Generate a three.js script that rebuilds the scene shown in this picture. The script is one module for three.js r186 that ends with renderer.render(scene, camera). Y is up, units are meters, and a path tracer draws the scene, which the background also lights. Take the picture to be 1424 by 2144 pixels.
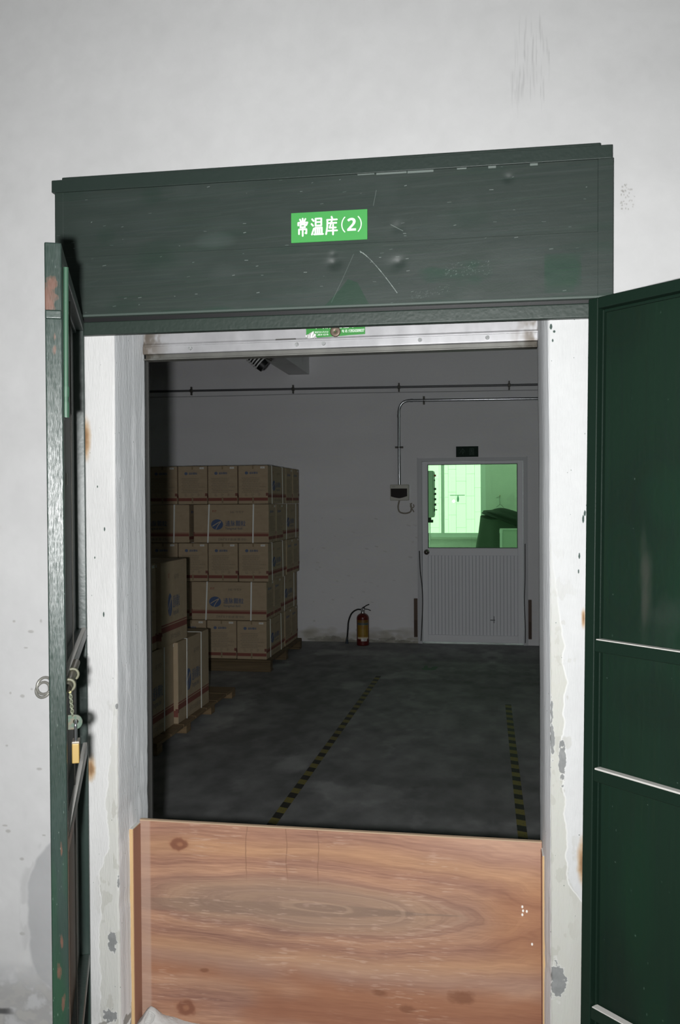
import * as THREE from 'three';
import { RoundedBoxGeometry } from 'three/addons/geometries/RoundedBoxGeometry.js';
import { RectAreaLightUniformsLib } from 'three/addons/lights/RectAreaLightUniformsLib.js';
import { mergeGeometries } from 'three/addons/utils/BufferGeometryUtils.js';

// ---------------------------------------------------------------- camera, sky, flash, exposure
const scene = new THREE.Scene();
const EYE = 1.577, CZ = 2.373, FAR = -7.458;
const camera = new THREE.PerspectiveCamera(59.578, 1424 / 2144, 0.05, 60);
camera.position.set(0, EYE, CZ);
camera.rotation.set(-0.012814, 0.16815, -0.00652, 'YXZ');
const SKY = 2.0, FLASH = 27.5, EXPOSURE = 1.0, LAMP = 14;
{ // overcast sky
  const W = 64, H = 32, d = new Float32Array(W * H * 4);
  for (let y = 0; y < H; y++) for (let x = 0; x < W; x++) {
    const el = (y + 0.5) / H - 0.5, i = (y * W + x) * 4, k = SKY * (el > 0 ? 1 + 0.25 * el : 0.9);
    d[i] = k * 0.96; d[i + 1] = k; d[i + 2] = k; d[i + 3] = 1;
  }
  const t = new THREE.DataTexture(d, W, H, THREE.RGBAFormat, THREE.FloatType);
  t.mapping = THREE.EquirectangularReflectionMapping; t.magFilter = t.minFilter = THREE.LinearFilter;
  t.colorSpace = THREE.LinearSRGBColorSpace; t.needsUpdate = true;
  scene.background = t;
}
const flash = new THREE.SpotLight(0xffffff, FLASH, 0, 1.12, 0.85, 2);   // the flash beside the lens that lit the photograph
flash.position.set(-0.1, EYE - 0.03, CZ);
flash.target.position.set(-0.55, 1.5, 0);
flash.castShadow = true; flash.shadow.mapSize.set(2048, 2048); flash.shadow.bias = -0.0005; flash.shadow.radius = 1.2;
scene.add(flash, flash.target);
RectAreaLightUniformsLib.init();
const renderer = new THREE.WebGLRenderer({ antialias: true });
renderer.toneMapping = THREE.LinearToneMapping;
renderer.toneMappingExposure = EXPOSURE;
renderer.shadowMap.enabled = true;

// ---------------------------------------------------------------- helpers
const paint = (color, o = {}) => { const m = new THREE.MeshPhysicalMaterial({ roughness: 0.8, side: THREE.DoubleSide, ...o }); if (color !== null) m.color.set(color); return m; };
const V3 = (x, y, z) => new THREE.Vector3(x, y, z);
function rng(seed) { let s = seed >>> 0; return () => { s = (s + 0x6D2B79F5) >>> 0; let t = Math.imul(s ^ (s >>> 15), 1 | s); t = (t + Math.imul(t ^ (t >>> 7), 61 | t)) ^ t; return ((t ^ (t >>> 14)) >>> 0) / 4294967296; }; }
const lerp = (a, b, t) => a + (b - a) * t, clamp = (x, a = 0, b = 1) => Math.min(b, Math.max(a, x));
const smooth = (a, b, x) => { const t = clamp((x - a) / (b - a)); return t * t * (3 - 2 * t); };
function h2(x, y) { let n = Math.imul(x, 374761393) + Math.imul(y, 668265263) | 0; n = Math.imul(n ^ (n >>> 13), 1274126177); return ((n ^ (n >>> 16)) >>> 0) / 4294967296; }
function vn(x, y) { const i = Math.floor(x), j = Math.floor(y), f = x - i, g = y - j, u = f * f * (3 - 2 * f), v = g * g * (3 - 2 * g); return lerp(lerp(h2(i, j), h2(i + 1, j), u), lerp(h2(i, j + 1), h2(i + 1, j + 1), u), v); }
function fbm(x, y, o = 4) { let s = 0, a = 0.5, n = 0; for (let k = 0; k < o; k++) { s += a * vn(x, y); n += a; x = x * 2.03 + 17.3; y = y * 2.03 + 9.1; a *= 0.5; } return s / n; }
const names = {};
function numbered(n) { const k = names[n] = (names[n] ?? -1) + 1; return k ? n + '_' + String(k).padStart(3, '0') : n; }
function add(o, parent) { (parent ?? scene).add(o); return o; }
function mesh(name, geo, mat, parent) {
  const g = Array.isArray(geo) ? merge(geo) : geo, m = new THREE.Mesh(g, mat);
  m.name = numbered(name); m.castShadow = m.receiveShadow = true; return add(m, parent);
}
function struct(name, geo, mat, label) { const m = mesh(name, geo, mat); m.userData.kind = 'structure'; if (label) { m.userData.label = label; m.userData.category = name.split('_')[0]; } return m; }
function thing(name, label, category, pos = [0, 0, 0], turn = 0, group) {
  const o = new THREE.Group(); o.name = numbered(name); scene.add(o); o.position.set(...pos); o.rotation.y = turn;
  o.userData = { label, category }; if (group) o.userData.group = group; return o;
}
function tag(o, label, category, group) { o.userData.label = label; o.userData.category = category; if (group) o.userData.group = group; return o; }
function merge(list) { return mergeGeometries(list.map((g) => { const q = g.index ? g.toNonIndexed() : g; for (const k of Object.keys(q.attributes)) if (!['position', 'normal', 'uv'].includes(k)) q.deleteAttribute(k); return q; })); }
function metric(g) { // uv in metres from the facing of each vertex
  const p = g.attributes.position, n = g.attributes.normal, uv = new Float32Array(p.count * 2);
  for (let i = 0; i < p.count; i++) {
    const ax = Math.abs(n.getX(i)), ay = Math.abs(n.getY(i)), az = Math.abs(n.getZ(i));
    if (az >= ax && az >= ay) { uv[2 * i] = p.getX(i); uv[2 * i + 1] = p.getY(i); } else if (ay >= ax) { uv[2 * i] = p.getX(i); uv[2 * i + 1] = p.getZ(i); } else { uv[2 * i] = p.getZ(i); uv[2 * i + 1] = p.getY(i); }
  }
  g.setAttribute('uv', new THREE.BufferAttribute(uv, 2)); return g;
}
function bx(x0, x1, y0, y1, z0, z1, r = 0.002) {
  const w = x1 - x0, h = y1 - y0, d = z1 - z0; r = Math.min(r, w * 0.45, h * 0.45, d * 0.45);
  const g = r > 0 ? new RoundedBoxGeometry(w, h, d, 2, r) : new THREE.BoxGeometry(w, h, d);
  g.translate((x0 + x1) / 2, (y0 + y1) / 2, (z0 + z1) / 2); return metric(g);
}
function cyl(r0, r1, h, seg = 20) { return new THREE.CylinderGeometry(r0, r1, h, seg); }
function tube(pts, r, seg = 40, rad = 10, curve) { return new THREE.TubeGeometry(curve ?? new THREE.CatmullRomCurve3(pts.map((p) => V3(...p))), seg, r, rad, false); }
function rod(a, b, r, rad = 12) { return new THREE.TubeGeometry(new THREE.LineCurve3(V3(...a), V3(...b)), 1, r, rad, false); }
function mat(color, o = {}) { const m = new THREE.MeshStandardMaterial({ roughness: 0.8, side: THREE.DoubleSide, ...o }); if (color !== null) m.color.set(color); return m; }
function pixels(w, h, fn, rep) { // colour map computed per texel; fn returns sRGB 0..255; row 0 is the bottom
  const d = new Uint8Array(w * h * 4);
  for (let y = 0; y < h; y++) for (let x = 0; x < w; x++) { const c = fn(x / w, y / h), i = (y * w + x) * 4; d[i] = clamp(c[0], 0, 255); d[i + 1] = clamp(c[1], 0, 255); d[i + 2] = clamp(c[2], 0, 255); d[i + 3] = 255; }
  return finish(new THREE.DataTexture(d, w, h), rep, true);
}
function heights(w, h, fn, rep) { const d = new Uint8Array(w * h * 4); for (let y = 0; y < h; y++) for (let x = 0; x < w; x++) { const c = clamp(fn(x / w, y / h)) * 255, i = (y * w + x) * 4; d[i] = d[i + 1] = d[i + 2] = c; d[i + 3] = 255; } return finish(new THREE.DataTexture(d, w, h), rep, false); }
function finish(t, rep, color) {
  t.magFilter = THREE.LinearFilter; t.minFilter = THREE.LinearMipmapLinearFilter; t.generateMipmaps = true; t.anisotropy = 8;
  if (rep) { t.wrapS = t.wrapT = THREE.MirroredRepeatWrapping; t.repeat.set(rep[0], rep[1]); }
  if (color) t.colorSpace = THREE.SRGBColorSpace; t.needsUpdate = true; return t;
}
function canvas(w, h, draw) { const c = document.createElement('canvas'); c.width = w; c.height = h; const x = c.getContext('2d'); draw(x, w, h); return finish(new THREE.CanvasTexture(c), null, true); }
// characters drawn stroke by stroke on a 100 x 100 square
const GLYPH = {
  chang: '50,4 50,22;28,8 36,20;72,6 62,20;14,40 14,26 88,26 80,40;32,36 32,52;32,36 68,36 68,52;32,51 68,51;20,88 20,63;20,63 80,63 80,86 72,84;50,52 50,99',
  wen: '10,10 22,20;5,36 17,46;8,94 24,62;38,8 38,46;38,8 84,8 84,46;38,27 84,27;38,46 84,46;36,92 36,58;36,58 88,58 88,92;53,58 53,92;70,58 70,92;26,94 98,94',
  ku: '50,2 56,14;14,18 92,18;16,18 16,55 6,96;28,36 88,36;52,24 34,62;34,62 84,62;20,78 94,78;62,46 62,99',
  tong: '10,12 20,22;4,40 20,40 20,76 6,90;6,84 30,92 98,94;42,10 84,10 66,22;56,16 66,24;42,30 42,82;42,30 86,30 86,80 80,78;42,48 86,48;42,64 86,64;64,30 64,84',
  mai: '12,8 12,60 6,94;12,8 34,8 34,92 28,90;12,34 34,34;12,58 34,58;62,4 70,14;48,26 66,26 66,92 58,88;46,48 60,48 44,82;90,26 72,46;68,40 80,66 96,84',
  ke: '10,8 10,46;10,8 44,8 44,46;10,27 44,27;10,46 44,46;4,60 50,60;27,8 27,98;26,62 8,88;28,62 46,84;54,10 98,10;74,10 70,26;58,26 58,76;58,26 94,26 94,76;76,36 76,64 58,96;80,78 96,96',
  li: '8,16 16,34;42,14 34,32;4,44 46,44;25,6 25,98;24,48 6,80;27,48 46,74;74,6 78,20;56,28 96,28;62,42 68,76;90,40 80,80;52,88 98,88',
  dian: '18,22 18,66;18,22 82,22 82,66;18,44 82,44;18,64 82,64;50,6 50,88 94,90 94,76',
  hua: '12,10 22,22;4,40 22,40 22,84 32,74;88,8 46,16;38,34 98,34;68,14 68,58;46,58 46,92;46,58 90,58 90,92;46,90 90,90',
  guang: '50,2 54,16;14,20 94,20;16,20 16,56 6,96',
  zhou: '24,8 24,60 10,96;54,8 54,92;84,6 84,98;8,36 4,56;40,34 44,52;68,32 74,50',
  leng: '8,14 18,28;6,80 22,52;60,4 30,50;60,4 96,48;58,36 66,48;42,58 82,58 60,84;50,70 70,96',
  gu: '12,6 12,96;12,6 88,6 88,96;12,94 88,94;24,30 76,30;50,16 50,50;34,50 34,78;34,50 66,50 66,78;34,76 66,76',
};
function glyph(c, ch, x, y, w, h, lw) {
  c.lineWidth = lw; c.lineCap = 'round'; c.lineJoin = 'round';
  for (const s of GLYPH[ch].split(';')) { c.beginPath(); s.split(' ').forEach((p, i) => { const [a, b] = p.split(',').map(Number), X = x + a / 100 * w, Y = y + b / 100 * h; if (i) c.lineTo(X, Y); else c.moveTo(X, Y); }); c.stroke(); }
}
function scribble(c, x, y, w, h, seed, lw = 1) { // rows of print too small to read
  const r = rng(seed); c.lineWidth = lw; c.lineCap = 'butt';
  for (let a = x; a < x + w - h * 0.5; a += h * 1.05) for (let k = 0; k < 5; k++) { c.beginPath(); const v = r() < 0.5, p = a + r() * h * 0.8, q = y + r() * h; c.moveTo(p, v ? y : q); c.lineTo(v ? p : p + h * 0.6, v ? y + h : q); c.stroke(); }
}
function blot(c, x, y, rx, ry, color, alpha, seed, n = 22) { // ragged patch
  const r = rng(seed); c.globalAlpha = alpha; c.fillStyle = color; c.beginPath();
  for (let i = 0; i <= n; i++) { const a = i / n * Math.PI * 2, k = i === n ? null : 0.7 + 0.5 * r(); if (i === 0) blot.k0 = k; const q = k ?? blot.k0, X = x + Math.cos(a) * rx * q, Y = y + Math.sin(a) * ry * q; if (i) c.lineTo(X, Y); else c.moveTo(X, Y); }
  c.fill(); c.globalAlpha = 1;
}
function softBlot(c, x, y, rx, ry, rgb, alpha) { c.save(); c.translate(x, y); c.scale(rx, ry); const g = c.createRadialGradient(0, 0, 0, 0, 0, 1); g.addColorStop(0, `rgba(${rgb},${alpha})`); g.addColorStop(0.6, `rgba(${rgb},${alpha * 0.7})`); g.addColorStop(1, `rgba(${rgb},0)`); c.fillStyle = g; c.fillRect(-1, -1, 2, 2); c.restore(); }
function speckle(c, w, h, n, seed, color, amin, amax, rmin, rmax) { const r = rng(seed); c.fillStyle = color; for (let i = 0; i < n; i++) { c.globalAlpha = lerp(amin, amax, r()); c.beginPath(); c.ellipse(r() * w, r() * h, lerp(rmin, rmax, r()), lerp(rmin, rmax, r()), r() * 3, 0, 7); c.fill(); } c.globalAlpha = 1; }

// ---------------------------------------------------------------- shared materials
const grain = heights(256, 256, (u, v) => 0.5 * fbm(u * 14, v * 14, 4) + 0.5 * fbm(u * 60, v * 60, 2), [2.5, 2.5]);
const streakMap = heights(512, 512, (u, v) => 0.6 * fbm(u * 3, v * 60, 3) + 0.4 * fbm(u * 20, v * 160, 2), [1, 1]);
const plaster = pixels(512, 512, (u, v) => { const k = 240 - 12 * fbm(u * 5, v * 5, 5) - 8 * smooth(0.62, 0.75, fbm(u * 9 + 4, v * 9, 4)); return [k, k, k + 1]; }, [0.5, 0.5]);
const M = {
  plaster: mat(0xffffff, { map: plaster, roughness: 0.9, bumpMap: grain, bumpScale: 0.002 }),
  ceiling: mat(0xcfd0d0, { roughness: 0.95 }),
  corridor: mat(0x9a9a98, { roughness: 0.95 }),
  green: mat(0x27332e, { roughness: 0.45, bumpMap: grain, bumpScale: 0.0006 }),
  steel: mat(0xa6a8a8, { roughness: 0.38, metalness: 0.75, bumpMap: grain, bumpScale: 0.0004 }),
  pipe: mat(0xb8bcbf, { roughness: 0.22, metalness: 0.9 }),
  darkSteel: mat(0x55544f, { roughness: 0.5, metalness: 0.6 }),
  black: mat(0x151617, { roughness: 0.5 }),
  rubber: mat(0x1b1c1d, { roughness: 0.75 }),
  brass: mat(0x937b46, { roughness: 0.45, metalness: 0.2 }),
  chrome: mat(0xd8dade, { roughness: 0.14, metalness: 0.95 }),
  white: mat(0xdfe0de, { roughness: 0.45 }),
  alu: mat(0xf3f5fa, { roughness: 0.5 }),
  strap: mat(0xe4e6e2, { roughness: 0.45 }),
  dusty: mat(0xc9c7c2, { roughness: 1 }),
};

// ---------------------------------------------------------------- the front wall and the corridor the photographer stands in
const WX0 = -1.85, WX1 = 1.15, WY1 = 3.2;   // the stretch of wall that the map covers
const streakList = (() => { const r = rng(5); return Array.from({ length: 46 }, () => [0.05 + 0.1 * r(), 2.84 - 0.2 * r(), 0.03 + 0.09 * r(), 0.0006 + 0.0008 * r(), 0.25 + 0.5 * r()]); })();
const fleckList = (() => { const r = rng(15); return [...Array.from({ length: 40 }, () => [0.325 + 0.035 * r(), 2.375 - 0.065 * r(), 0.0006 + 0.001 * r(), 0.001 + 0.002 * r(), 0.5]), ...Array.from({ length: 34 }, () => [-1.75 + 0.55 * r(), 0.3 + 0.95 * r(), 0.003 + 0.007 * r(), 0.002 + 0.003 * r(), 0.35])]; })();
const wallMap = pixels(1400, 1500, (u, v) => {
  const x = lerp(WX0, WX1, u), y = v * WY1, n1 = fbm(x * 1.6 + 3, y * 1.6, 4) - 0.5, n2 = fbm(x * 9, y * 9 + 5, 4) - 0.5, n3 = fbm(x * 34 + 7, y * 34, 3) - 0.5;
  let k = 197 + 14 * n1 + 9 * n2 + 4 * n3, w = 0; const mix = (c, a, t = 0) => { k = lerp(k, c, a); w = lerp(w, t, a); };
  if (y > 2.55 && x > 0) for (const [a, b, l, th, al] of streakList) if (y < b && y > b - l) mix(150, 0.5 * al * smooth(th * 2, th * 0.6, Math.abs(x - a - 0.0012 * Math.sin(y * 40 + a * 90))) * smooth(0, 0.3, (b - y) / l) * smooth(1, 0.6, (b - y) / l));
  for (const [a, b, rx, ry, al] of fleckList) if (Math.abs(x - a) < rx * 2 && Math.abs(y - b) < ry * 2) mix(120, al * smooth(1.3, 0.7, Math.hypot((x - a) / rx, (y - b) / ry) + 0.6 * n3), 5);
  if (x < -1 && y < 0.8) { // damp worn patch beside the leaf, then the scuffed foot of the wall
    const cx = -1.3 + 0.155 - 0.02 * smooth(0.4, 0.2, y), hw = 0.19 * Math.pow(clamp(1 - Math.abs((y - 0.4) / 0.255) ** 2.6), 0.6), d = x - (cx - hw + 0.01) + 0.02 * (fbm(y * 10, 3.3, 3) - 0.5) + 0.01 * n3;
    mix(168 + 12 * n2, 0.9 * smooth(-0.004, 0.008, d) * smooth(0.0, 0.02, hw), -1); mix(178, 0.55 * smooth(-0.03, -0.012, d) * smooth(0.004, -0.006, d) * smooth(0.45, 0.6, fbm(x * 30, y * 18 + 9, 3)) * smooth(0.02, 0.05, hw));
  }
  if (y < 0.36) { const f = fbm(x * 7 + 11, y * 9, 5), g = fbm(x * 26 + 2, y * 30, 4), h = smooth(0.34, 0.06, y); mix(172, 0.6 * smooth(0.6 - 0.22 * h, 0.72 - 0.22 * h, f) * smooth(0.2, 0.4, h), -1); mix(142, 0.55 * smooth(0.56 - 0.12 * h, 0.68 - 0.12 * h, 0.5 * f + 0.5 * g) * smooth(0.35, 0.75, h), 2); mix(182, 0.35 * smooth(0.52, 0.66, g) * h, 5); mix(70, 0.85 * smooth(0.012, 0.004, Math.abs(y - 0.102 - 0.006 * n3)) * smooth(-1.36, -1.4, x)); }
  return [k + w, k + w * 0.4, k - w * 0.8];
});
wallMap.wrapS = wallMap.wrapT = THREE.MirroredRepeatWrapping; wallMap.repeat.set(1 / (WX1 - WX0), 1 / WY1); wallMap.offset.set(-WX0 / (WX1 - WX0), 0);
const wallBump = heights(512, 512, (u, v) => 0.5 * fbm(u * 7, v * 7, 4) + 0.5 * fbm(u * 34, v * 34, 3), [0.7, 0.7]);
const frontWall = mat(0xffffff, { map: wallMap, roughness: 0.92, bumpMap: wallBump, bumpScale: 0.003 });
{
  const s = new THREE.Shape(); s.moveTo(-4.5, 0); s.lineTo(-1.06, 0); s.lineTo(-1.06, 2.3); s.lineTo(0.165, 2.3); s.lineTo(0.165, 0); s.lineTo(3, 0); s.lineTo(3, 3.6); s.lineTo(-4.5, 3.6);
  const g = new THREE.ExtrudeGeometry(s, { depth: 0.22, bevelEnabled: false }); g.translate(0, 0, -0.22); metric(g);
  struct('wall_front', g, frontWall, 'pale grey plastered wall around the green doorway');
}
// white plastered door jambs, edges a little wavy and chipped
function jamb(name, side, xo, xc, xr, map, label) { // outer x, corner x, rear x
  const prof = [], R = 0.007, N = 6, dir = Math.sign(xc - xo), wave = (y, k) => 0.004 * (fbm(y * 3 + k, k, 3) - 0.5) + 0.009 * Math.max(0, fbm(y * 16, k + 5, 3) - 0.6) * smooth(1.15, 0.5, y);
  for (let i = 0; i <= 8; i++) prof.push([lerp(xo, xc - dir * R, i / 8), 0.004]);
  for (let i = 1; i < N; i++) { const a = i / N * Math.PI / 2; prof.push([xc - dir * R * (1 - Math.sin(a)), 0.004 - R * (1 - Math.cos(a))]); }
  for (let i = 0; i <= 14; i++) { const f = i / 14, z = lerp(0.004 - R, -0.228, f); prof.push([lerp(xc, xr, xc === xr ? f : smooth(0, 0.16, Math.sqrt(f) * 0.28 - 0.02) * 0.75 + 0.25 * f), z]); }
  prof.push([xr - dir * 0.03, -0.228]);
  const rows = 240, top = 2.12, pos = [], uv = [], idx = [];
  const L = [0]; for (let i = 1; i < prof.length; i++) L.push(L[i - 1] + Math.hypot(prof[i][0] - prof[i - 1][0], prof[i][1] - prof[i - 1][1]));
  for (let j = 0; j <= rows; j++) { const y = j / rows * top; prof.forEach(([x, z], i) => { const k = smooth(0.06, 0.115, L[i]); pos.push(x - dir * k * wave(y, side), y, z + 0.003 * (fbm(y * 6, i * 0.4 + side, 3) - 0.5)); uv.push(L[i] / 0.36, y / top); }); }
  const n = prof.length; for (let j = 0; j < rows; j++) for (let i = 0; i < n - 1; i++) { const a = j * n + i, b = a + 1, c = a + n, d = c + 1; if (dir > 0) idx.push(a, b, d, a, d, c); else idx.push(a, d, b, a, c, d); }
  const g = new THREE.BufferGeometry(); g.setAttribute('position', new THREE.Float32BufferAttribute(pos, 3)); g.setAttribute('uv', new THREE.Float32BufferAttribute(uv, 2)); g.setIndex(idx); g.computeVertexNormals();
  return struct(name, g, mat(0xffffff, { map, roughness: 0.75, bumpMap: grain.clone(), bumpScale: 0.0012 }), label);
}
function jambMap(seed, left) {
  const corner = left ? 0.125 : 0.1155, top = 2.12, r = rng(seed);
  const drips = (left ? [[0.07, 1.62, 1.5, 3], [0.09, 1.5, 2, 6], [0.06, 1.42, 1.5, 3], [0.085, 1.26, 2, 7]] : [[0.026, 1.54, 3, 7], [0.03, 1.525, 2.6, 10], [0.04, 1.43, 2, 8], [0.042, 1.39, 1.6, 5], [0.021, 1.56, 2, 3], [0.108, 2.02, 3, 7], [0.1, 2.008, 3, 3], [0.104, 1.985, 2, 4]]).map(([a, b, c, d]) => [a, b, c / 1000, d / 1000]);
  for (let i = 0; i < 90; i++) drips.push([0.36 * r(), 2.1 * r(), 0.0004 + 0.0006 * r(), 0.0006 + 0.0012 * r()]);
  const rust = left ? [[0.035, 1.755, 0.02, 0.075], [0.042, 0.822, 0.018, 0.045]] : [[0.034, 0.64, 0.017, 0.075], [0.03, 1.27, 0.007, 0.03]];
  const bare = left ? [[0.1, 0.337, 0.012, 0.03], [corner - 0.003, 1.0, 0.005, 0.012], [0.09, 0.12, 0.02, 0.02], [corner - 0.004, 0.5, 0.004, 0.02]] : [[0.085, 0.9, 0.009, 0.055], [corner - 0.004, 0.95, 0.006, 0.045], [0.098, 0.33, 0.02, 0.045], [corner - 0.003, 1.03, 0.004, 0.03]];
  return pixels(360, 2000, (u, v) => {
    const sx = u * 0.36, y = v * top, n1 = fbm(sx * 9 + seed, y * 4, 4) - 0.5, n2 = fbm(sx * 60, y * 60 + seed, 4) - 0.5, nf = fbm(sx * 140 + 3, y * 140, 3) - 0.5;
    let c = left ? [206, 206, 205] : [200, 201, 201]; c = c.map((q) => q + 14 * n1 + 5 * n2);
    const mix = (t, a) => { for (let k = 0; k < 3; k++) c[k] = lerp(c[k], t[k], clamp(a)); };
    if (sx > corner) { // reveal: brushed grey-white render
      const st = fbm(sx * 60 + seed, y * 2.2, 4) - 0.5, st2 = fbm(sx * 170, y * 7, 3) - 0.5, base = left ? 224 : 234; c = [base + 38 * st + 14 * st2 - 3, base + 38 * st + 14 * st2, base + 38 * st + 14 * st2 + 2];
      mix([246, 248, 250], 0.7 * smooth(0.62, 0.74, fbm(sx * 24 + 9, y * 5, 4)));
    } else {
      const e = corner - sx, top1 = left ? 1.22 : 1.58, ramp = smooth(top1, top1 - 0.55, y);
      const w = (left ? 0.032 : 0.038) * ramp * (0.35 + 1.3 * fbm(y * 5 + seed, 1.7, 4)) + 0.012 * (fbm(y * 40, seed + 2, 3) - 0.5) * ramp + 0.05 * smooth(0.62, 0.5, y) * (left ? 0.6 : 1);
      mix(left ? [194, 194, 188] : [186, 186, 178], 0.85 * smooth(-0.0015, 0.0015, w - e + 0.006 * n2) * ramp);
      mix([172, 171, 163], 0.5 * smooth(0.6, 0.64, fbm(sx * 34 + 4, y * 20 + seed, 4)) * smooth(0.09, 0.03, e) * ramp);
      mix([222, 222, 220], 0.6 * smooth(0.003, 0.001, Math.abs(w - e)) * ramp);
      mix([160, 160, 156], 0.35 * smooth(0.25, 0.05, y) * smooth(0.4, 0.6, fbm(sx * 30, y * 24 + 3, 4)));
    }
    for (const [a, b, rx, ry] of bare) { const q = Math.hypot((sx - a) / rx, (y - b) / ry) + 1.5 * (fbm(sx * 120 + a * 90, y * 90, 4) - 0.5); if (q < 1.3) { mix([212, 212, 210], 0.5 * smooth(1.2, 1.05, q)); mix([126 + 30 * n2, 128 + 30 * n2, 128 + 30 * n2], 0.9 * smooth(1.0, 0.92, q)); } }
    for (const [a, b, rx, ry] of drips) if (Math.abs(sx - a) < 2 * rx && Math.abs(y - b) < 2 * ry) mix([44, 62, 56], 0.9 * smooth(1.15, 0.8, Math.hypot((sx - a) / rx, (y - b) / ry) + 0.5 * nf));
    for (const [a, b, rx, ry] of rust) { const q = Math.hypot((sx - a) / rx, (y - b) / ry) + 0.3 * n2; mix([168, 128, 84], 0.75 * smooth(1.1, 0.3, q)); mix([112, 80, 50], 0.6 * smooth(0.6, 0.1, q)); }
    if (y < 0.12) mix([120, 118, 112], 0.7 * smooth(0.5, 0.62, fbm(sx * 30, y * 34, 4) + 0.2 * smooth(0.08, 0, y)));
    return c;
  });
}
jamb('trim_1', 3, -1.165, -1.041, -1.041, jambMap(11, true), 'white plastered jamb beside the edge-on green door leaf');
jamb('trim_2', 8, 0.262, 0.1455, 0.131, jambMap(23, false), 'bright white plastered jamb with flaking paint beside the open green leaf');
// corridor shell
const concrete = pixels(512, 512, (u, v) => { const k = 118 + 50 * (fbm(u * 6, v * 6, 5) - 0.5); return [k, k, k * 0.98]; }, [0.4, 0.4]);
struct('floor_corridor', bx(-4.5, 3, -0.15, 0, 0, 5.2, 0), mat(0xffffff, { map: concrete, roughness: 0.9 }));
struct('ceiling_corridor', bx(-4.5, 3, 3.6, 3.75, -0.22, 5.2, 0), M.ceiling);
{ // behind the photographer, with a window to the daylight
  const s = new THREE.Shape(); s.moveTo(-4.5, 0); s.lineTo(3, 0); s.lineTo(3, 3.6); s.lineTo(-4.5, 3.6); const o = new THREE.Path(); o.moveTo(0.6, 1.2); o.lineTo(0.6, 2.8); o.lineTo(2.4, 2.8); o.lineTo(2.4, 1.2); s.holes.push(o);
  const g = new THREE.ExtrudeGeometry(s, { depth: 0.2, bevelEnabled: false }); g.translate(0, 0, 5); metric(g); struct('wall_back', g, M.corridor);
  const w = new THREE.Group(); w.name = 'window_3'; scene.add(w); w.userData = { kind: 'structure' };
  mesh('window_frame', [bx(0.6, 2.4, 1.2, 1.26, 5.06, 5.12), bx(0.6, 2.4, 2.74, 2.8, 5.06, 5.12), bx(0.6, 0.66, 1.26, 2.74, 5.06, 5.12), bx(2.34, 2.4, 1.26, 2.74, 5.06, 5.12), bx(1.47, 1.53, 1.26, 2.74, 5.06, 5.12)], M.alu, w);
  const gl = new THREE.MeshPhysicalMaterial({ color: 0xf2f8f2, roughness: 0, transmission: 1, thickness: 0, side: THREE.DoubleSide });
  mesh('pane', bx(0.65, 1.48, 1.25, 2.75, 5.088, 5.092, 0), gl, w); mesh('pane', bx(1.52, 2.35, 1.25, 2.75, 5.088, 5.092, 0), gl, w);
}
struct('wall_left', bx(-4.7, -4.5, -0.15, 3.75, FAR - 0.15, 5.2, 0), M.corridor);
{ // the side wall on the right, with a high window of the store room
  const s = new THREE.Shape(); s.moveTo(-5.2, -0.15); s.lineTo(10.6, -0.15); s.lineTo(10.6, 3.75); s.lineTo(-5.2, 3.75); const o = new THREE.Path(); o.moveTo(3.2, 2.7); o.lineTo(3.2, 3.25); o.lineTo(5.4, 3.25); o.lineTo(5.4, 2.7); s.holes.push(o);
  const g = new THREE.ExtrudeGeometry(s, { depth: 0.2, bevelEnabled: false }); g.rotateY(Math.PI / 2); g.translate(3, 0, 0); metric(g); struct('wall_right', g, M.corridor);
  const w = new THREE.Group(); w.name = 'window_2'; scene.add(w); w.userData = { kind: 'structure' };
  mesh('window_frame', [bx(3.06, 3.12, 2.7, 2.75, -5.4, -3.2), bx(3.06, 3.12, 3.2, 3.25, -5.4, -3.2), bx(3.06, 3.12, 2.75, 3.2, -5.4, -5.35), bx(3.06, 3.12, 2.75, 3.2, -3.25, -3.2), bx(3.06, 3.12, 2.75, 3.2, -4.33, -4.27)], M.alu, w);
  const gl = new THREE.MeshPhysicalMaterial({ color: 0xf2f8f2, roughness: 0, transmission: 1, thickness: 0, side: THREE.DoubleSide });
  mesh('pane', bx(3.088, 3.092, 2.74, 3.21, -5.36, -4.32, 0), gl, w); mesh('pane', bx(3.088, 3.092, 2.74, 3.21, -4.28, -3.24, 0), gl, w);
}

// ---------------------------------------------------------------- the store room
const floorMap = pixels(1024, 1024, (u, v) => {
  const a = fbm(u * 8, v * 8, 5), b = fbm(u * 40 + 9, v * 26, 4), s = smooth(0.56, 0.7, fbm(u * 14 + 3, v * 10 + 7, 5));
  const k = 132 + 44 * (a - 0.5) + 50 * (b - 0.5) + 22 * s; return [k, k + 1, k + 1];
}, [0.25, 0.25]);
struct('floor', bx(-4.5, 3, -0.15, 0, FAR - 0.15, 0, 0), mat(0xffffff, { map: floorMap, roughness: 0.75, bumpMap: grain, bumpScale: 0.001 }), 'dark grey worn concrete floor of the store room');
struct('ceiling', bx(-4.5, 3, 3.6, 3.75, FAR - 0.15, -0.22, 0), M.ceiling);
struct('trim_3', bx(-2.241, -2.006, 2.99, 3.6, FAR, -0.22, 0.004), M.plaster, 'grey ceiling beam running to the far wall');
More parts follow.
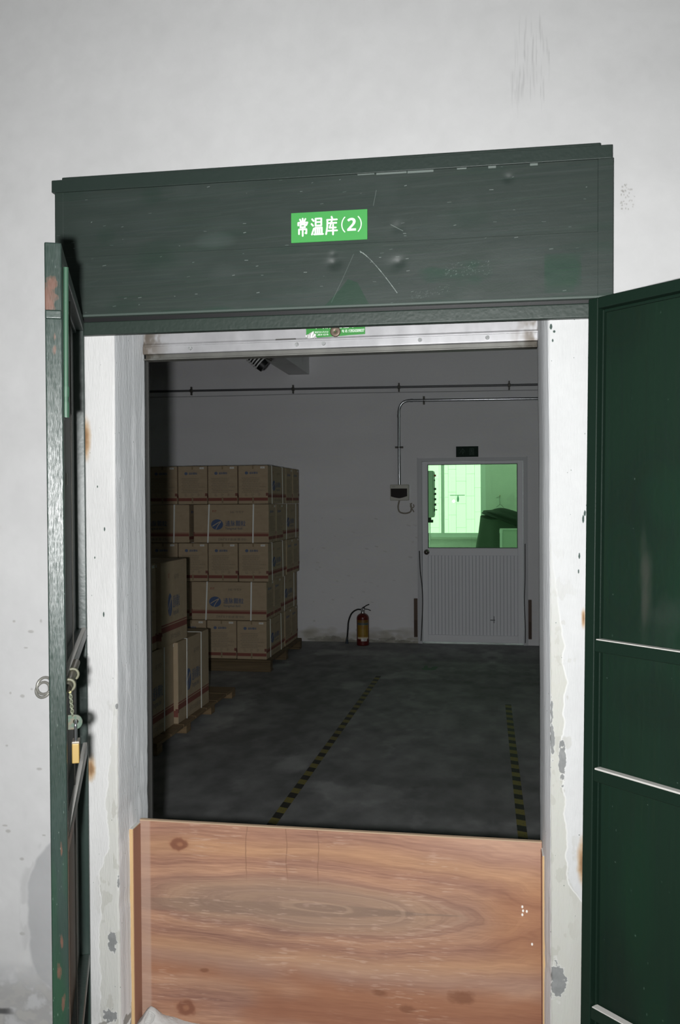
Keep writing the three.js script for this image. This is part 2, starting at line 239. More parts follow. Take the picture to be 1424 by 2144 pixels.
const farMap = canvas(1400, 1000, (c, w, h) => { // x -4.5..3, y 0..3.6
  const X = (x) => (x + 4.5) / 7.5 * w, Y = (y) => (1 - y / 3.6) * h, r = rng(77);
  c.fillStyle = 'rgb(240,240,243)'; c.fillRect(0, 0, w, h);
  for (let i = 0; i < 200; i++) softBlot(c, r() * w, r() * h, 30 + 90 * r(), 20 + 70 * r(), r() < 0.5 ? '246,246,248' : '230,230,232', 0.25);
  for (let i = 0; i < 70; i++) softBlot(c, X(-2.1 + 1.4 * r()), Y(0.14 * r()), 8 + 26 * r(), 4 + 14 * r(), r() < 0.6 ? '170,164,146' : '150,146,136', 0.22);
  for (let i = 0; i < 60; i++) blot(c, X(-2 + 1.3 * r()), Y(0.06 * r() * r()), 4 + 14 * r(), 2 + 5 * r(), r() < 0.5 ? '#8d8a80' : '#b9b6ab', 0.5, 900 + i);
  for (let i = 0; i < 40; i++) { c.fillStyle = `rgba(150,145,135,${0.06 + 0.16 * r()})`; c.beginPath(); c.ellipse(X(-2 + 1.2 * r()), Y(0.2 + 1.2 * r()), 1 + 4 * r(), 1 + 2 * r(), 0.4, 0, 7); c.fill(); }
});
{
  const s = new THREE.Shape(); s.moveTo(-4.5, 0); s.lineTo(-0.775, 0); s.lineTo(-0.775, 2.02); s.lineTo(0.355, 2.02); s.lineTo(0.355, 0); s.lineTo(3, 0); s.lineTo(3, 3.6); s.lineTo(-4.5, 3.6);
  const g = new THREE.ExtrudeGeometry(s, { depth: 0.15, bevelEnabled: false }); g.translate(0, 0, FAR - 0.15); metric(g);
  farMap.wrapS = farMap.wrapT = THREE.MirroredRepeatWrapping; farMap.repeat.set(1 / 7.5, 1 / 3.6); farMap.offset.set(4.5 / 7.5, 0);
  struct('wall_far', g, mat(0xffffff, { map: farMap, roughness: 0.9, bumpMap: grain, bumpScale: 0.0015 }), 'grey-lit white far wall of the store room');
}

// ---------------------------------------------------------------- the room behind the glazed door
const BZ = -10.2;
{
  const s = new THREE.Shape(); s.moveTo(-2.5, 0); s.lineTo(3, 0); s.lineTo(3, 3); s.lineTo(-2.5, 3);
  const o = new THREE.Path(); o.moveTo(-1.6, 1.053); o.lineTo(-1.6, 2.55); o.lineTo(-0.082, 2.55); o.lineTo(-0.082, 1.053); s.holes.push(o);
  const g = new THREE.ExtrudeGeometry(s, { depth: 0.2, bevelEnabled: false }); g.translate(0, 0, BZ - 0.2); metric(g);
  struct('wall_window', g, M.plaster, 'pale wall with the bright window, seen through the green door glass');
  struct('floor_rear', bx(-2.5, 3, -0.15, 0, BZ - 0.2, FAR - 0.15, 0), mat(0xd4d6d2, { roughness: 0.6 }));
  struct('wall_rear_right', bx(1.25, 1.37, 0, 3, BZ, FAR - 0.15, 0), M.plaster); {
    const q = new THREE.Shape(); q.moveTo(-BZ, 0); q.lineTo(-FAR + 0.15, 0); q.lineTo(-FAR + 0.15, 3); q.lineTo(-BZ, 3); const k = new THREE.Path(); k.moveTo(10.1, 0.5); k.lineTo(8.0, 0.5); k.lineTo(8.0, 2.6); k.lineTo(10.1, 2.6); q.holes.push(k);
    const gg = new THREE.ExtrudeGeometry(q, { depth: 0.12, bevelEnabled: false }); gg.rotateY(Math.PI / 2); gg.translate(-2.5, 0, 0); metric(gg); struct('wall_rear_left', gg, M.plaster);
    const wn = new THREE.Group(); wn.name = 'window_4'; scene.add(wn); wn.userData = { kind: 'structure' };
    mesh('window_frame', [bx(-2.46, -2.41, 0.5, 0.56, -10.1, -8.0), bx(-2.46, -2.41, 2.54, 2.6, -10.1, -8.0), bx(-2.46, -2.41, 0.56, 2.54, -10.1, -10.04), bx(-2.46, -2.41, 0.56, 2.54, -8.06, -8.0), bx(-2.46, -2.41, 0.56, 2.54, -9.08, -9.02)], M.alu, wn);
    const gl = new THREE.MeshPhysicalMaterial({ color: 0xf8fcf8, roughness: 0, transmission: 1, thickness: 0, side: THREE.DoubleSide }); mesh('pane', bx(-2.437, -2.433, 0.55, 2.55, -10.05, -9.07, 0), gl, wn); mesh('pane', bx(-2.437, -2.433, 0.55, 2.55, -9.03, -8.05, 0), gl, wn);
  }
  struct('ceiling_rear', bx(-2.5, 3, 3, 3.12, BZ - 0.2, FAR - 0.15, 0), M.ceiling);
  const w = new THREE.Group(); w.name = 'window_1'; scene.add(w); w.userData = { kind: 'structure', label: 'overexposed sliding window behind the green door glass', category: 'window' };
  const z0 = BZ - 0.1, z1 = BZ - 0.02;
  mesh('window_frame', [bx(-1.6, -0.082, 1.053, 1.113, z0, z1), bx(-1.6, -0.082, 2.5, 2.55, z0, z1), bx(-1.6, -1.54, 1.1, 2.52, z0, z1), bx(-0.152, -0.082, 1.1, 2.52, z0, z1)], M.alu, w);
  mesh('mullion', bx(-0.7, -0.655, 1.1, 2.52, z0 + 0.01, z1 + 0.005), M.alu, w);
  const pane = new THREE.MeshPhysicalMaterial({ color: 0xf8fcf8, roughness: 0, transmission: 1, thickness: 0, ior: 1.45, side: THREE.DoubleSide });
  mesh('pane', bx(-1.545, -0.69, 1.105, 2.51, z0 + 0.036, z0 + 0.041, 0), pane, w); mesh('pane', bx(-0.66, -0.148, 1.105, 2.51, z0 + 0.05, z0 + 0.055, 0), pane, w);
  mesh('sill', bx(-1.66, -0.03, 1.025, 1.053, BZ - 0.15, BZ + 0.03), M.white, w);
  const gr = thing('security_grille', 'pale security grille of staggered bars outside the bright window', 'grille');
  const gz = BZ - 0.26, barMat = mat(0xf0f4f0, { roughness: 0.5 }); const cols = [-1.6, -1.4, -1.22, -1.04, -0.88, -0.74, -0.61, -0.5, -0.36, -0.24, -0.12];
  for (const x of cols) mesh('vertical_bar', rod([x, 1.0, gz], [x, 2.6, gz], 0.0024, 6), barMat, gr);
  const r = rng(4); for (let i = 0; i < cols.length - 1; i++) for (let y = 1.06 + 0.12 * (i % 3); y < 2.6; y += 0.3 + 0.05 * r()) mesh('cross_bar', rod([cols[i], y, gz], [cols[i + 1], y, gz], 0.002, 6), barMat, gr);
  mesh('wall_bracket', [bx(-1.64, -1.6, 1.2, 1.23, gz - 0.01, BZ - 0.21), bx(-0.12, -0.07, 1.2, 1.23, gz - 0.01, BZ - 0.21), bx(-1.64, -1.6, 2.4, 2.43, gz - 0.01, BZ - 0.21), bx(-0.12, -0.07, 2.4, 2.43, gz - 0.01, BZ - 0.21)], barMat, gr);
  const lt = thing('window_latch', 'thin dark latch bar with a hanging tag on the bright window', 'latch');
  mesh('latch_bar', rod([-0.575, 1.64, z1 + 0.008], [-0.37, 1.64, z1 + 0.008], 0.005, 8), mat(0xa5d0bc, { roughness: 0.5 }), lt);
  const tg = new THREE.LatheGeometry([[0.004, 0.0], [0.012, 0.012], [0.016, 0.045], [0.009, 0.08], [0.004, 0.09]].map(([a, b]) => new THREE.Vector2(a, b)), 14); tg.translate(-0.465, 1.545, z1 + 0.008);
  mesh('hanging_tag', tg, mat(0x9fd8c0, { roughness: 0.5 }), lt);
}
{ // fluorescent batten on the ceiling of the rear room
  const t = thing('ceiling_lamp', 'white fluorescent batten on the ceiling of the room behind the glazed door', 'lamp', [0.1, 3, -9.35]);
  mesh('lamp_body', bx(-0.62, 0.62, -0.05, 0, -0.05, 0.05, 0.006), M.white, t);
  const tb = cyl(0.014, 0.014, 1.2, 16); tb.rotateZ(Math.PI / 2); tb.translate(0, -0.068, 0); mesh('lamp_tube', tb, mat(0xffffff, { emissive: 0xf4fff6, emissiveIntensity: 3 }), t);
  for (const k of [-1, 1]) mesh('lamp_holder', bx(k * 0.61 - 0.012, k * 0.61 + 0.012, -0.085, -0.045, -0.02, 0.02, 0.003), M.white, t);
  const l = new THREE.RectAreaLight(0xf2fff4, LAMP, 1.2, 0.06); l.position.set(0.1, 2.91, -9.35); l.lookAt(0.1, 0, -9.35); l.castShadow = true; scene.add(l);
}
{ // control cabinet on its post
  const t = thing('control_cabinet', 'grey control cabinet with a row of knobs, at the left edge of the door glass', 'cabinet', [-0.83, 0, -8.6]);
  const grey = mat(0xb9c0be, { roughness: 0.5 });
  mesh('cabinet_body', bx(-0.13, 0.134, 1.365, 1.93, -0.15, 0.15, 0.008), grey, t); mesh('door_panel', bx(0.132, 0.14, 1.385, 1.91, -0.13, 0.13, 0.003), grey, t);
  const k = (y, r, l, m) => { const g = cyl(r, r * 1.15, l, 16); g.rotateZ(-Math.PI / 2); g.translate(0.14 + l / 2, y, 0.05); return mesh('knob', g, m, t); };
  k(1.873, 0.012, 0.022, mat(0xb4382c, { roughness: 0.4 })).userData.label = 'red lamp cap'; k(1.815, 0.009, 0.012, M.black);
  for (const y of [1.71, 1.65, 1.585, 1.52]) k(y, 0.013, 0.024, M.black);
  mesh('switch_lever', [bx(0.14, 0.175, 1.45, 1.462, 0.04, 0.06, 0.003), bx(0.135, 0.15, 1.435, 1.475, 0.03, 0.07, 0.003)], M.black, t);
  mesh('cable_gland', [bx(-0.02, 0.1, 1.33, 1.37, -0.03, 0.06, 0.006), bx(0.03, 0.125, 1.3, 1.335, -0.01, 0.05, 0.006)], M.black, t);
  mesh('post', [rod([0.082, 0, 0], [0.082, 1.34, 0], 0.006, 10), bx(0.0, 0.16, 0, 0.02, -0.1, 0.1)], M.alu, t);
}
{ // dark cloth thrown over a tall bulky shape
  const t = thing('draped_cloth', 'dark heap of cloth with a rolled top, draped behind the white box', 'cloth', [0.09, 0, -9.75]);
  const body = new THREE.CylinderGeometry(0.24, 0.44, 1.34, 64, 40, false); body.translate(0, 0.67, 0);
  const P = body.attributes.position; for (let i = 0; i < P.count; i++) { const x = P.getX(i), y = P.getY(i), z = P.getZ(i), a = Math.atan2(z, x), k = 1 + 0.06 * Math.sin(a * 7 + 3 * fbm(a, y * 2)) * (1.4 - y * 0.7) + 0.12 * (fbm(a * 2 + 9, y * 3, 3) - 0.5); P.setXYZ(i, x * k, y + 0.03 * Math.sin(a * 2 + 1), z * k * 0.62); } body.computeVertexNormals();
  const cloth = mat(0x46544b, { roughness: 0.85 }); mesh('cloth_body', body, cloth, t);
  const roll = new THREE.SphereGeometry(1, 48, 28); const Q = roll.attributes.position;
  for (let i = 0; i < Q.count; i++) { const x = Q.getX(i), y = Q.getY(i), z = Q.getZ(i), f = 1 + 0.35 * (fbm(x * 2.2 + 5, y * 3 + z * 2, 4) - 0.5) + 0.06 * Math.sin(9 * y + 4 * x); Q.setXYZ(i, x * 0.265 * f + 0.055, y * (0.105 + 0.04 * x) * f + 1.345 - 0.055 * x, z * 0.16 * f); } roll.computeVertexNormals();
  mesh('rolled_top', roll, mat(0x343e3a, { roughness: 0.85 }), t);
}
{
  const t = thing('white_box', 'pale square-edged box in front of the dark cloth', 'box', [0.37, 0, -9.05]);
  const w = mat(0xcdd6d0, { roughness: 0.5 }); mesh('box_body', bx(-0.255, 0.3, 0, 1.19, -0.25, 0.04, 0.008), w, t); mesh('lid', bx(-0.27, 0.315, 1.185, 1.205, -0.27, 0.055, 0.006), w, t);
  mesh('corner_trim', [bx(-0.272, -0.24, 0, 1.19, 0.03, 0.052, 0.004)], M.alu, t); mesh('corner_cap', bx(-0.276, -0.235, 1.155, 1.2, 0.03, 0.06, 0.004), M.alu, t);
}
{
  const t = thing('wall_hook', 'small shiny hook with a thin wire on the wall beside the window', 'hook', [0.112, 1.63, BZ]);
  const ball = new THREE.SphereGeometry(0.0055, 16, 12); ball.translate(0, 0, 0.022); mesh('hook_ball', ball, mat(0xd88a3a, { roughness: 0.35, metalness: 0.8 }), t); mesh('stem', rod([0, 0, 0], [0, 0, 0.02], 0.006), M.brass, t);
  mesh('wire', [tube([[0, -0.01, 0.02], [-0.006, -0.06, 0.014], [-0.004, -0.12, 0.012], [-0.05, -0.16, 0.01]], 0.0022, 20, 6), tube([[-0.05, -0.03, 0.01], [-0.01, -0.015, 0.014], [0, -0.01, 0.02]], 0.0022, 12, 6), tube([[-0.004, -0.12, 0.012], [0.03, -0.14, 0.01], [0.05, -0.17, 0.01]], 0.0022, 12, 6)], M.darkSteel, t);
}

// ---------------------------------------------------------------- the far glazed door
{
  const d = new THREE.Group(); d.name = 'door_1'; scene.add(d); d.userData = { kind: 'structure', label: 'white panelled door with a large green glass pane in the far wall', category: 'door' };
  const z = FAR, al = M.alu;
  mesh('door_frame', [bx(-0.793, -0.755, 0, 2.033, z - 0.1, z + 0.018), bx(0.335, 0.37, 0, 2.033, z - 0.1, z + 0.018), bx(-0.755, 0.335, 1.998, 2.033, z - 0.1, z + 0.018), bx(-0.806, -0.793, 0, 2.04, z, z + 0.008), bx(0.37, 0.382, 0, 2.04, z, z + 0.008)], mat(0xd0d2d6, { roughness: 0.5 }), d);
  const y0 = 0.022, fz = z + 0.006, bz = z - 0.035;
  mesh('stile', bx(-0.752, -0.692, y0, 1.995, bz, fz, 0.003), al, d); mesh('stile', bx(0.274, 0.332, y0, 1.995, bz, fz, 0.003), al, d);
  mesh('rail', bx(-0.692, 0.274, 1.964, 1.995, bz, fz, 0.003), al, d); mesh('rail', bx(-0.692, 0.274, 0.968, 1.05, bz, fz, 0.003), al, d); mesh('rail', bx(-0.692, 0.274, y0, 0.1, bz, fz, 0.003), al, d);
  const glass = new THREE.MeshPhysicalMaterial({ roughness: 0, transmission: 1, thickness: 0, ior: 1.45, side: THREE.DoubleSide }); glass.color.setRGB(0.7, 0.945, 0.68);
  const pane = mesh('pane', bx(-0.695, 0.277, 1.046, 1.968, z - 0.018, z - 0.013, 0), glass, d); pane.userData.label = 'green tinted glass pane'; pane.geometry.translate(0.209, -1.507, -z + 0.0155); pane.position.set(-0.209, 1.507, z - 0.0175); pane.rotation.y = 0.0365;
  mesh('glazing_bead', [bx(-0.692, -0.684, 1.05, 1.964, z + 0.0015, z + 0.0062), bx(0.267, 0.274, 1.05, 1.964, z + 0.0015, z + 0.0062), bx(-0.684, 0.267, 1.05, 1.057, z + 0.0015, z + 0.0062), bx(-0.684, 0.267, 1.957, 1.964, z + 0.0015, z + 0.0062)], mat(0x4c6a55, { roughness: 0.6 }), d);
  const n = 26, w = 0.966 / n; for (let i = 0; i < n; i++) mesh('slat', bx(-0.692 + i * w + 0.0025, -0.692 + (i + 1) * w - 0.0025, 0.1, 0.968, z - 0.026, z - 0.006 + (i % 3 ? 0 : 0.0015), 0.003), al, d);
  mesh('panel_backing', bx(-0.692, 0.274, 0.1, 0.968, z - 0.033, z - 0.018, 0), mat(0xc4c7cc, { roughness: 0.7 }), d);
  mesh('dent_mark', [bx(-0.02, 0.03, 0.262, 0.272, z - 0.006, z - 0.0035), bx(0.015, 0.022, 0.235, 0.31, z - 0.006, z - 0.0035)], mat(0x7b7d80, { roughness: 0.8 }), d);
  const kn = new THREE.LatheGeometry([[0.001, 0.055], [0.02, 0.053], [0.027, 0.042], [0.026, 0.03], [0.014, 0.018], [0.013, 0.008], [0.03, 0.006], [0.03, 0]].map(([a, b]) => new THREE.Vector2(a, b)), 28); kn.rotateX(Math.PI / 2); kn.translate(-0.706, 1.005, fz);
  mesh('door_handle', kn, mat(0x8a8680, { roughness: 0.2, metalness: 0.9 }), d);
}
{ // small green sign above the far door
  const map = canvas(256, 128, (c, w, h) => { c.fillStyle = '#1d3028'; c.fillRect(0, 0, w, h); c.strokeStyle = 'rgba(112,132,122,0.6)'; glyph(c, 'leng', 36, 26, 66, 74, 5); glyph(c, 'gu', 154, 24, 56, 84, 6); for (let i = 0; i < 60; i++) softBlot(c, h2(i, 3) * w, h2(i, 9) * h, 16, 9, '40,60,52', 0.3); });
  const t = thing('door_sign', 'small dark green sign with faded characters above the glazed door', 'sign', [-0.261, 2.1, FAR]);
  const b = mat(0x1d3028, { roughness: 0.85 }); mesh('sign_plate', bx(-0.12, 0.12, -0.058, 0.057, 0.0005, 0.012, 0.003), b, t);
  const f = new THREE.PlaneGeometry(0.238, 0.113); f.translate(0, 0, 0.0125); mesh('sign_print', f, mat(0xffffff, { map, roughness: 0.85 }), t);
}
for (const [x0, x1, l] of [[-0.848, -0.81, 'brown board standing against the wall between extinguisher and glazed door'], [0.384, 0.418, 'brown board on the wall at the hinge side of the glazed door']])
  { const t = thing('wall_board', l, 'board'); mesh('board', bx(x0, x1, 0.072, 0.495, FAR, FAR + 0.035, 0.003), mat(0x6a5a50, { roughness: 0.8, bumpMap: streakMap, bumpScale: 0.001 }), t); mesh('edge_strip', bx(x0 + 0.004, x1 - 0.004, 0.082, 0.26, FAR + 0.034, FAR + 0.038, 0.001), mat(0x57483f, { roughness: 0.8 }), t); }
tag(mesh('thin_cable', tube([[-0.785, 1.02, FAR + 0.024], [-0.776, 0.8, FAR + 0.024], [-0.757, 0.62, FAR + 0.02], [-0.752, 0.45, FAR + 0.02], [-0.762, 0.2, FAR + 0.022], [-0.772, 0.03, FAR + 0.022]], 0.005, 40, 8), M.rubber), 'thin dark cable hanging down the handle side of the glazed door frame', 'cable');
tag(mesh('thin_cable', tube([[0.352, 1.1, FAR + 0.023], [0.35, 0.7, FAR + 0.024], [0.342, 0.5, FAR + 0.024], [0.352, 0.2, FAR + 0.023], [0.35, 0.03, FAR + 0.023]], 0.004, 40, 8), M.rubber), 'thin dark cable hanging down the hinge side of the glazed door frame', 'cable');

// ---------------------------------------------------------------- conduits, distribution box, beam hose
{
  const t = thing('conduit_pipe', 'shiny metal conduit that bends down to the distribution box', 'pipe'); const z = FAR + 0.03;
  const path = new THREE.CurvePath(); path.add(new THREE.LineCurve3(V3(2.9, 2.63, z), V3(-0.88, 2.667, z))); path.add(new THREE.QuadraticBezierCurve3(V3(-0.88, 2.667, z), V3(-1.0, 2.668, z), V3(-1.002, 2.53, z))); path.add(new THREE.LineCurve3(V3(-1.002, 2.53, z), V3(-1.0, 1.745, z)));
  mesh('pipe', new THREE.TubeGeometry(path, 160, 0.0165, 16), M.pipe, t);
  const co = (x, y, v) => { const g = cyl(0.0195, 0.0195, 0.03, 18); if (!v) g.rotateZ(Math.PI / 2); g.translate(x, y, z); return g; };
  mesh('coupling', [co(-0.86, 2.667, false)], M.pipe, t); mesh('coupling', [co(-1.002, 2.5, true)], M.pipe, t);
  const cl = (x, y, v) => [v ? bx(x - 0.045, x + 0.045, y - 0.01, y + 0.01, FAR, z + 0.004, 0.002) : bx(x - 0.01, x + 0.01, y - 0.045, y + 0.045, FAR, z + 0.004, 0.002), (() => { const g = new THREE.TorusGeometry(0.0185, 0.004, 8, 20); g.rotateX(Math.PI / 2); if (!v) g.rotateZ(Math.PI / 2); g.translate(x, y, z); return g; })()];
  mesh('clamp', cl(-0.727, 2.666, false), M.darkSteel, t); mesh('clamp', cl(-1.001, 2.158, true), M.darkSteel, t); mesh('clamp', cl(0.95, 2.648, false), M.darkSteel, t);
}
{
  const t = thing('wall_pipe', 'long thin dark pipe running high along the far wall', 'pipe'); const z = FAR + 0.022;
  mesh('pipe', rod([-4.45, 2.852, z], [2.95, 2.78, z], 0.0125, 12), mat(0x707274, { roughness: 0.45, metalness: 0.5 }), t);
  for (const x of [-3.38, -2.19, -1.0, 0.19]) { const y = 2.852 - (x + 4.45) * 0.00973; mesh('clamp', [bx(x - 0.008, x + 0.008, y - 0.05, y + 0.045, FAR, z + 0.008, 0.002), bx(x - 0.014, x + 0.014, y - 0.018, y + 0.018, FAR, z + 0.017, 0.003)], M.darkSteel, t); }
}
tag(mesh('wall_wire', tube([[-4.4, 2.79, FAR + 0.005], [-3.2, 2.775, FAR + 0.005], [-1.9, 2.772, FAR + 0.005], [-0.5, 2.757, FAR + 0.005], [0.8, 2.745, FAR + 0.005], [2.9, 2.72, FAR + 0.005]], 0.004, 60, 6), mat(0xa9aaac)), 'thin pale wire clipped to the far wall just below the long pipe', 'wire');
{
  const t = thing('distribution_box', 'beige switch box with a dark window at the end of the shiny conduit', 'switch box', [-0.9975, 1.66, FAR]);
  const c = mat(0xcfcfc4, { roughness: 0.5 }); mesh('box_base', bx(-0.103, 0.103, -0.088, 0.088, 0, 0.06, 0.008), c, t); mesh('front_cover', bx(-0.099, 0.099, -0.084, 0.084, 0.058, 0.075, 0.006), c, t);
  const s = new THREE.Shape(); s.moveTo(-0.09, 0.042); s.lineTo(0.085, 0.042); s.lineTo(0.085, -0.038); s.quadraticCurveTo(0.03, -0.058, 0, -0.06); s.quadraticCurveTo(-0.04, -0.057, -0.09, -0.04);
  const g = new THREE.ExtrudeGeometry(s, { depth: 0.006, bevelSize: 0.002, bevelThickness: 0.002, bevelSegments: 2 }); g.translate(0, 0, 0.074); mesh('window_flap', g, mat(0x33302d, { roughness: 0.12 }), t);
  const pr = canvas(128, 32, (x) => { x.fillStyle = '#cfcfc4'; x.fillRect(0, 0, 128, 32); x.strokeStyle = '#5b6470'; scribble(x, 6, 8, 118, 18, 5, 2); }); const pg = new THREE.PlaneGeometry(0.045, 0.011); pg.translate(-0.062, 0.064, 0.0757); mesh('print', pg, mat(0xffffff, { map: pr }), t);
}
{
  const t = thing('loose_cable', 'loose pale cable with a frayed end hanging under the switch box', 'cable'); const z = FAR + 0.03, c = mat(0x9a9488, { roughness: 0.7 });
  mesh('cable_sheath', tube([[-1.0, 1.58, z], [-1.015, 1.5, z], [-1.0, 1.45, z], [-0.94, 1.432, z], [-0.88, 1.45, z], [-0.868, 1.49, z]], 0.009, 50, 10), c, t);
  for (const [dx, dy, b] of [[-0.02, 0.05, 0.01], [-0.002, 0.055, -0.012], [0.014, 0.04, 0.016], [0.02, -0.045, 0.004]]) mesh('wire_end', tube([[-0.868, 1.485, z], [-0.866 + dx * 0.6 + b, 1.485 + dy * 0.5, z + 0.006], [-0.862 + dx, 1.49 + dy, z + 0.003]], 0.006, 14, 8), c, t);
}
{ // ribbed hose end under the ceiling, left of the beam
  const t = thing('ribbed_hose', 'ribbed grey hose with a dark end hanging beside the ceiling beam', 'hose');
  const a = V3(-2.20, 2.985, -5.0), b = V3(-1.925, 2.735, -5.06), dir = b.clone().sub(a).normalize(), q = new THREE.Quaternion().setFromUnitVectors(V3(0, 0, 1), dir), ringMat = mat(0xe2e3e2, { roughness: 0.5 });
  const core = rod([a.x, a.y, a.z], [b.x, b.y, b.z], 0.045, 20); mesh('hose_core', core, M.rubber, t);
  for (let i = 0; i < 15; i++) { const g = new THREE.TorusGeometry(0.056, 0.0062, 8, 28); g.applyQuaternion(q); const p = a.clone().lerp(b, i / 15); g.translate(p.x, p.y, p.z); mesh('rib', g, ringMat, t); }
  const e = cyl(0.05, 0.056, 0.05, 20); e.rotateX(Math.PI / 2); e.applyQuaternion(q); e.translate(b.x, b.y, b.z); mesh('end_collar', e, M.black, t);
  mesh('hanger', [rod([-2.12, 2.97, -5.02], [-2.12, 3.6, -5.02], 0.008), rod([-1.99, 2.86, -5.04], [-1.84, 2.775, -5.05], 0.012)], M.darkSteel, t);
}

// ---------------------------------------------------------------- fire extinguisher
{
  const t = thing('fire_extinguisher', 'red fire extinguisher with a black hose standing by the far wall', 'fire extinguisher', [-1.393, 0, -7.27]);
  const red = mat(0x5e201c, { roughness: 0.3 });
  mesh('cylinder', new THREE.LatheGeometry([[0.001, 0.004], [0.058, 0.004], [0.064, 0.0], [0.067, 0.012], [0.067, 0.295], [0.064, 0.312], [0.052, 0.33], [0.034, 0.342], [0.02, 0.348], [0.001, 0.349]].map(([a, b]) => new THREE.Vector2(a, b)), 40), red, t);
  const map = canvas(256, 320, (c, w, h) => { c.fillStyle = '#96782c'; c.fillRect(0, 0, w, h); c.fillStyle = '#8a6626'; c.fillRect(0, 0, w, 46); c.fillStyle = '#626c69'; c.fillRect(0, 44, w, 40); c.strokeStyle = '#4b3a1c'; scribble(c, 14, 14, 220, 22, 3, 3); c.strokeStyle = '#2f3b3a'; scribble(c, 14, 52, 220, 24, 4, 3); c.strokeStyle = '#8a5c1c'; for (let i = 0; i < 8; i++) scribble(c, 16, 100 + i * 22, 220, 12, 20 + i, 2); c.fillStyle = '#d9cbb0'; c.fillRect(0, 288, w, 32); c.fillStyle = '#a08a34'; c.globalAlpha = 0.5; c.fillRect(60, 150, 130, 100); });
  const lab = new THREE.CylinderGeometry(0.0676, 0.0676, 0.205, 30, 1, true, -1.05, 2.0); lab.rotateY(0.22); lab.translate(0, 0.175, 0); mesh('label_sleeve', lab, mat(0xffffff, { map, roughness: 0.45 }), t);
  const tagm = canvas(96, 48, (c) => { c.fillStyle = '#e6e4de'; c.fillRect(0, 0, 96, 48); c.strokeStyle = '#6a6a78'; scribble(c, 34, 8, 56, 12, 8, 2); scribble(c, 34, 26, 56, 12, 9, 2); });
  const tg = new THREE.CylinderGeometry(0.0682, 0.0682, 0.032, 16, 1, true, -0.3, 1.0); tg.rotateY(0.15); tg.translate(0, 0.066, 0); mesh('inspection_tag', tg, mat(0xffffff, { map: tagm }), t);
  mesh('valve', [(() => { const g = cyl(0.018, 0.022, 0.03, 20); g.translate(0, 0.36, 0); return g; })(), bx(-0.018, 0.022, 0.37, 0.402, -0.014, 0.014, 0.004)], mat(0x8f9191, { roughness: 0.3, metalness: 0.7 }), t);
  const ga = cyl(0.014, 0.014, 0.012, 20); ga.rotateX(Math.PI / 2); ga.translate(0.006, 0.38, 0.018); mesh('gauge', ga, M.chrome, t);
  mesh('lever', [tube([[-0.012, 0.396, 0], [0.01, 0.412, 0], [0.05, 0.436, 0], [0.072, 0.444, 0]], 0.0058, 16, 8), bx(-0.006, 0.022, 0.392, 0.412, -0.011, 0.011, 0.004)], M.black, t);
  mesh('carry_handle', tube([[0.018, 0.392, 0], [0.05, 0.39, 0], [0.075, 0.382, 0], [0.088, 0.376, 0]], 0.0048, 16, 8), M.black, t);
  mesh('hose', tube([[-0.018, 0.386, 0], [-0.06, 0.386, 0.005], [-0.115, 0.35, 0.01], [-0.152, 0.27, 0.014], [-0.163, 0.17, 0.016], [-0.17, 0.085, 0.016]], 0.0085, 50, 10), M.rubber, t);
  mesh('hose_ferrule', (() => { const g = cyl(0.011, 0.011, 0.02, 14); g.translate(-0.171, 0.078, 0.016); return g; })(), M.darkSteel, t);
  mesh('nozzle', (() => { const g = cyl(0.011, 0.016, 0.056, 16); g.translate(-0.174, 0.042, 0.016); return g; })(), mat(0x26343f, { roughness: 0.5 }), t);
}

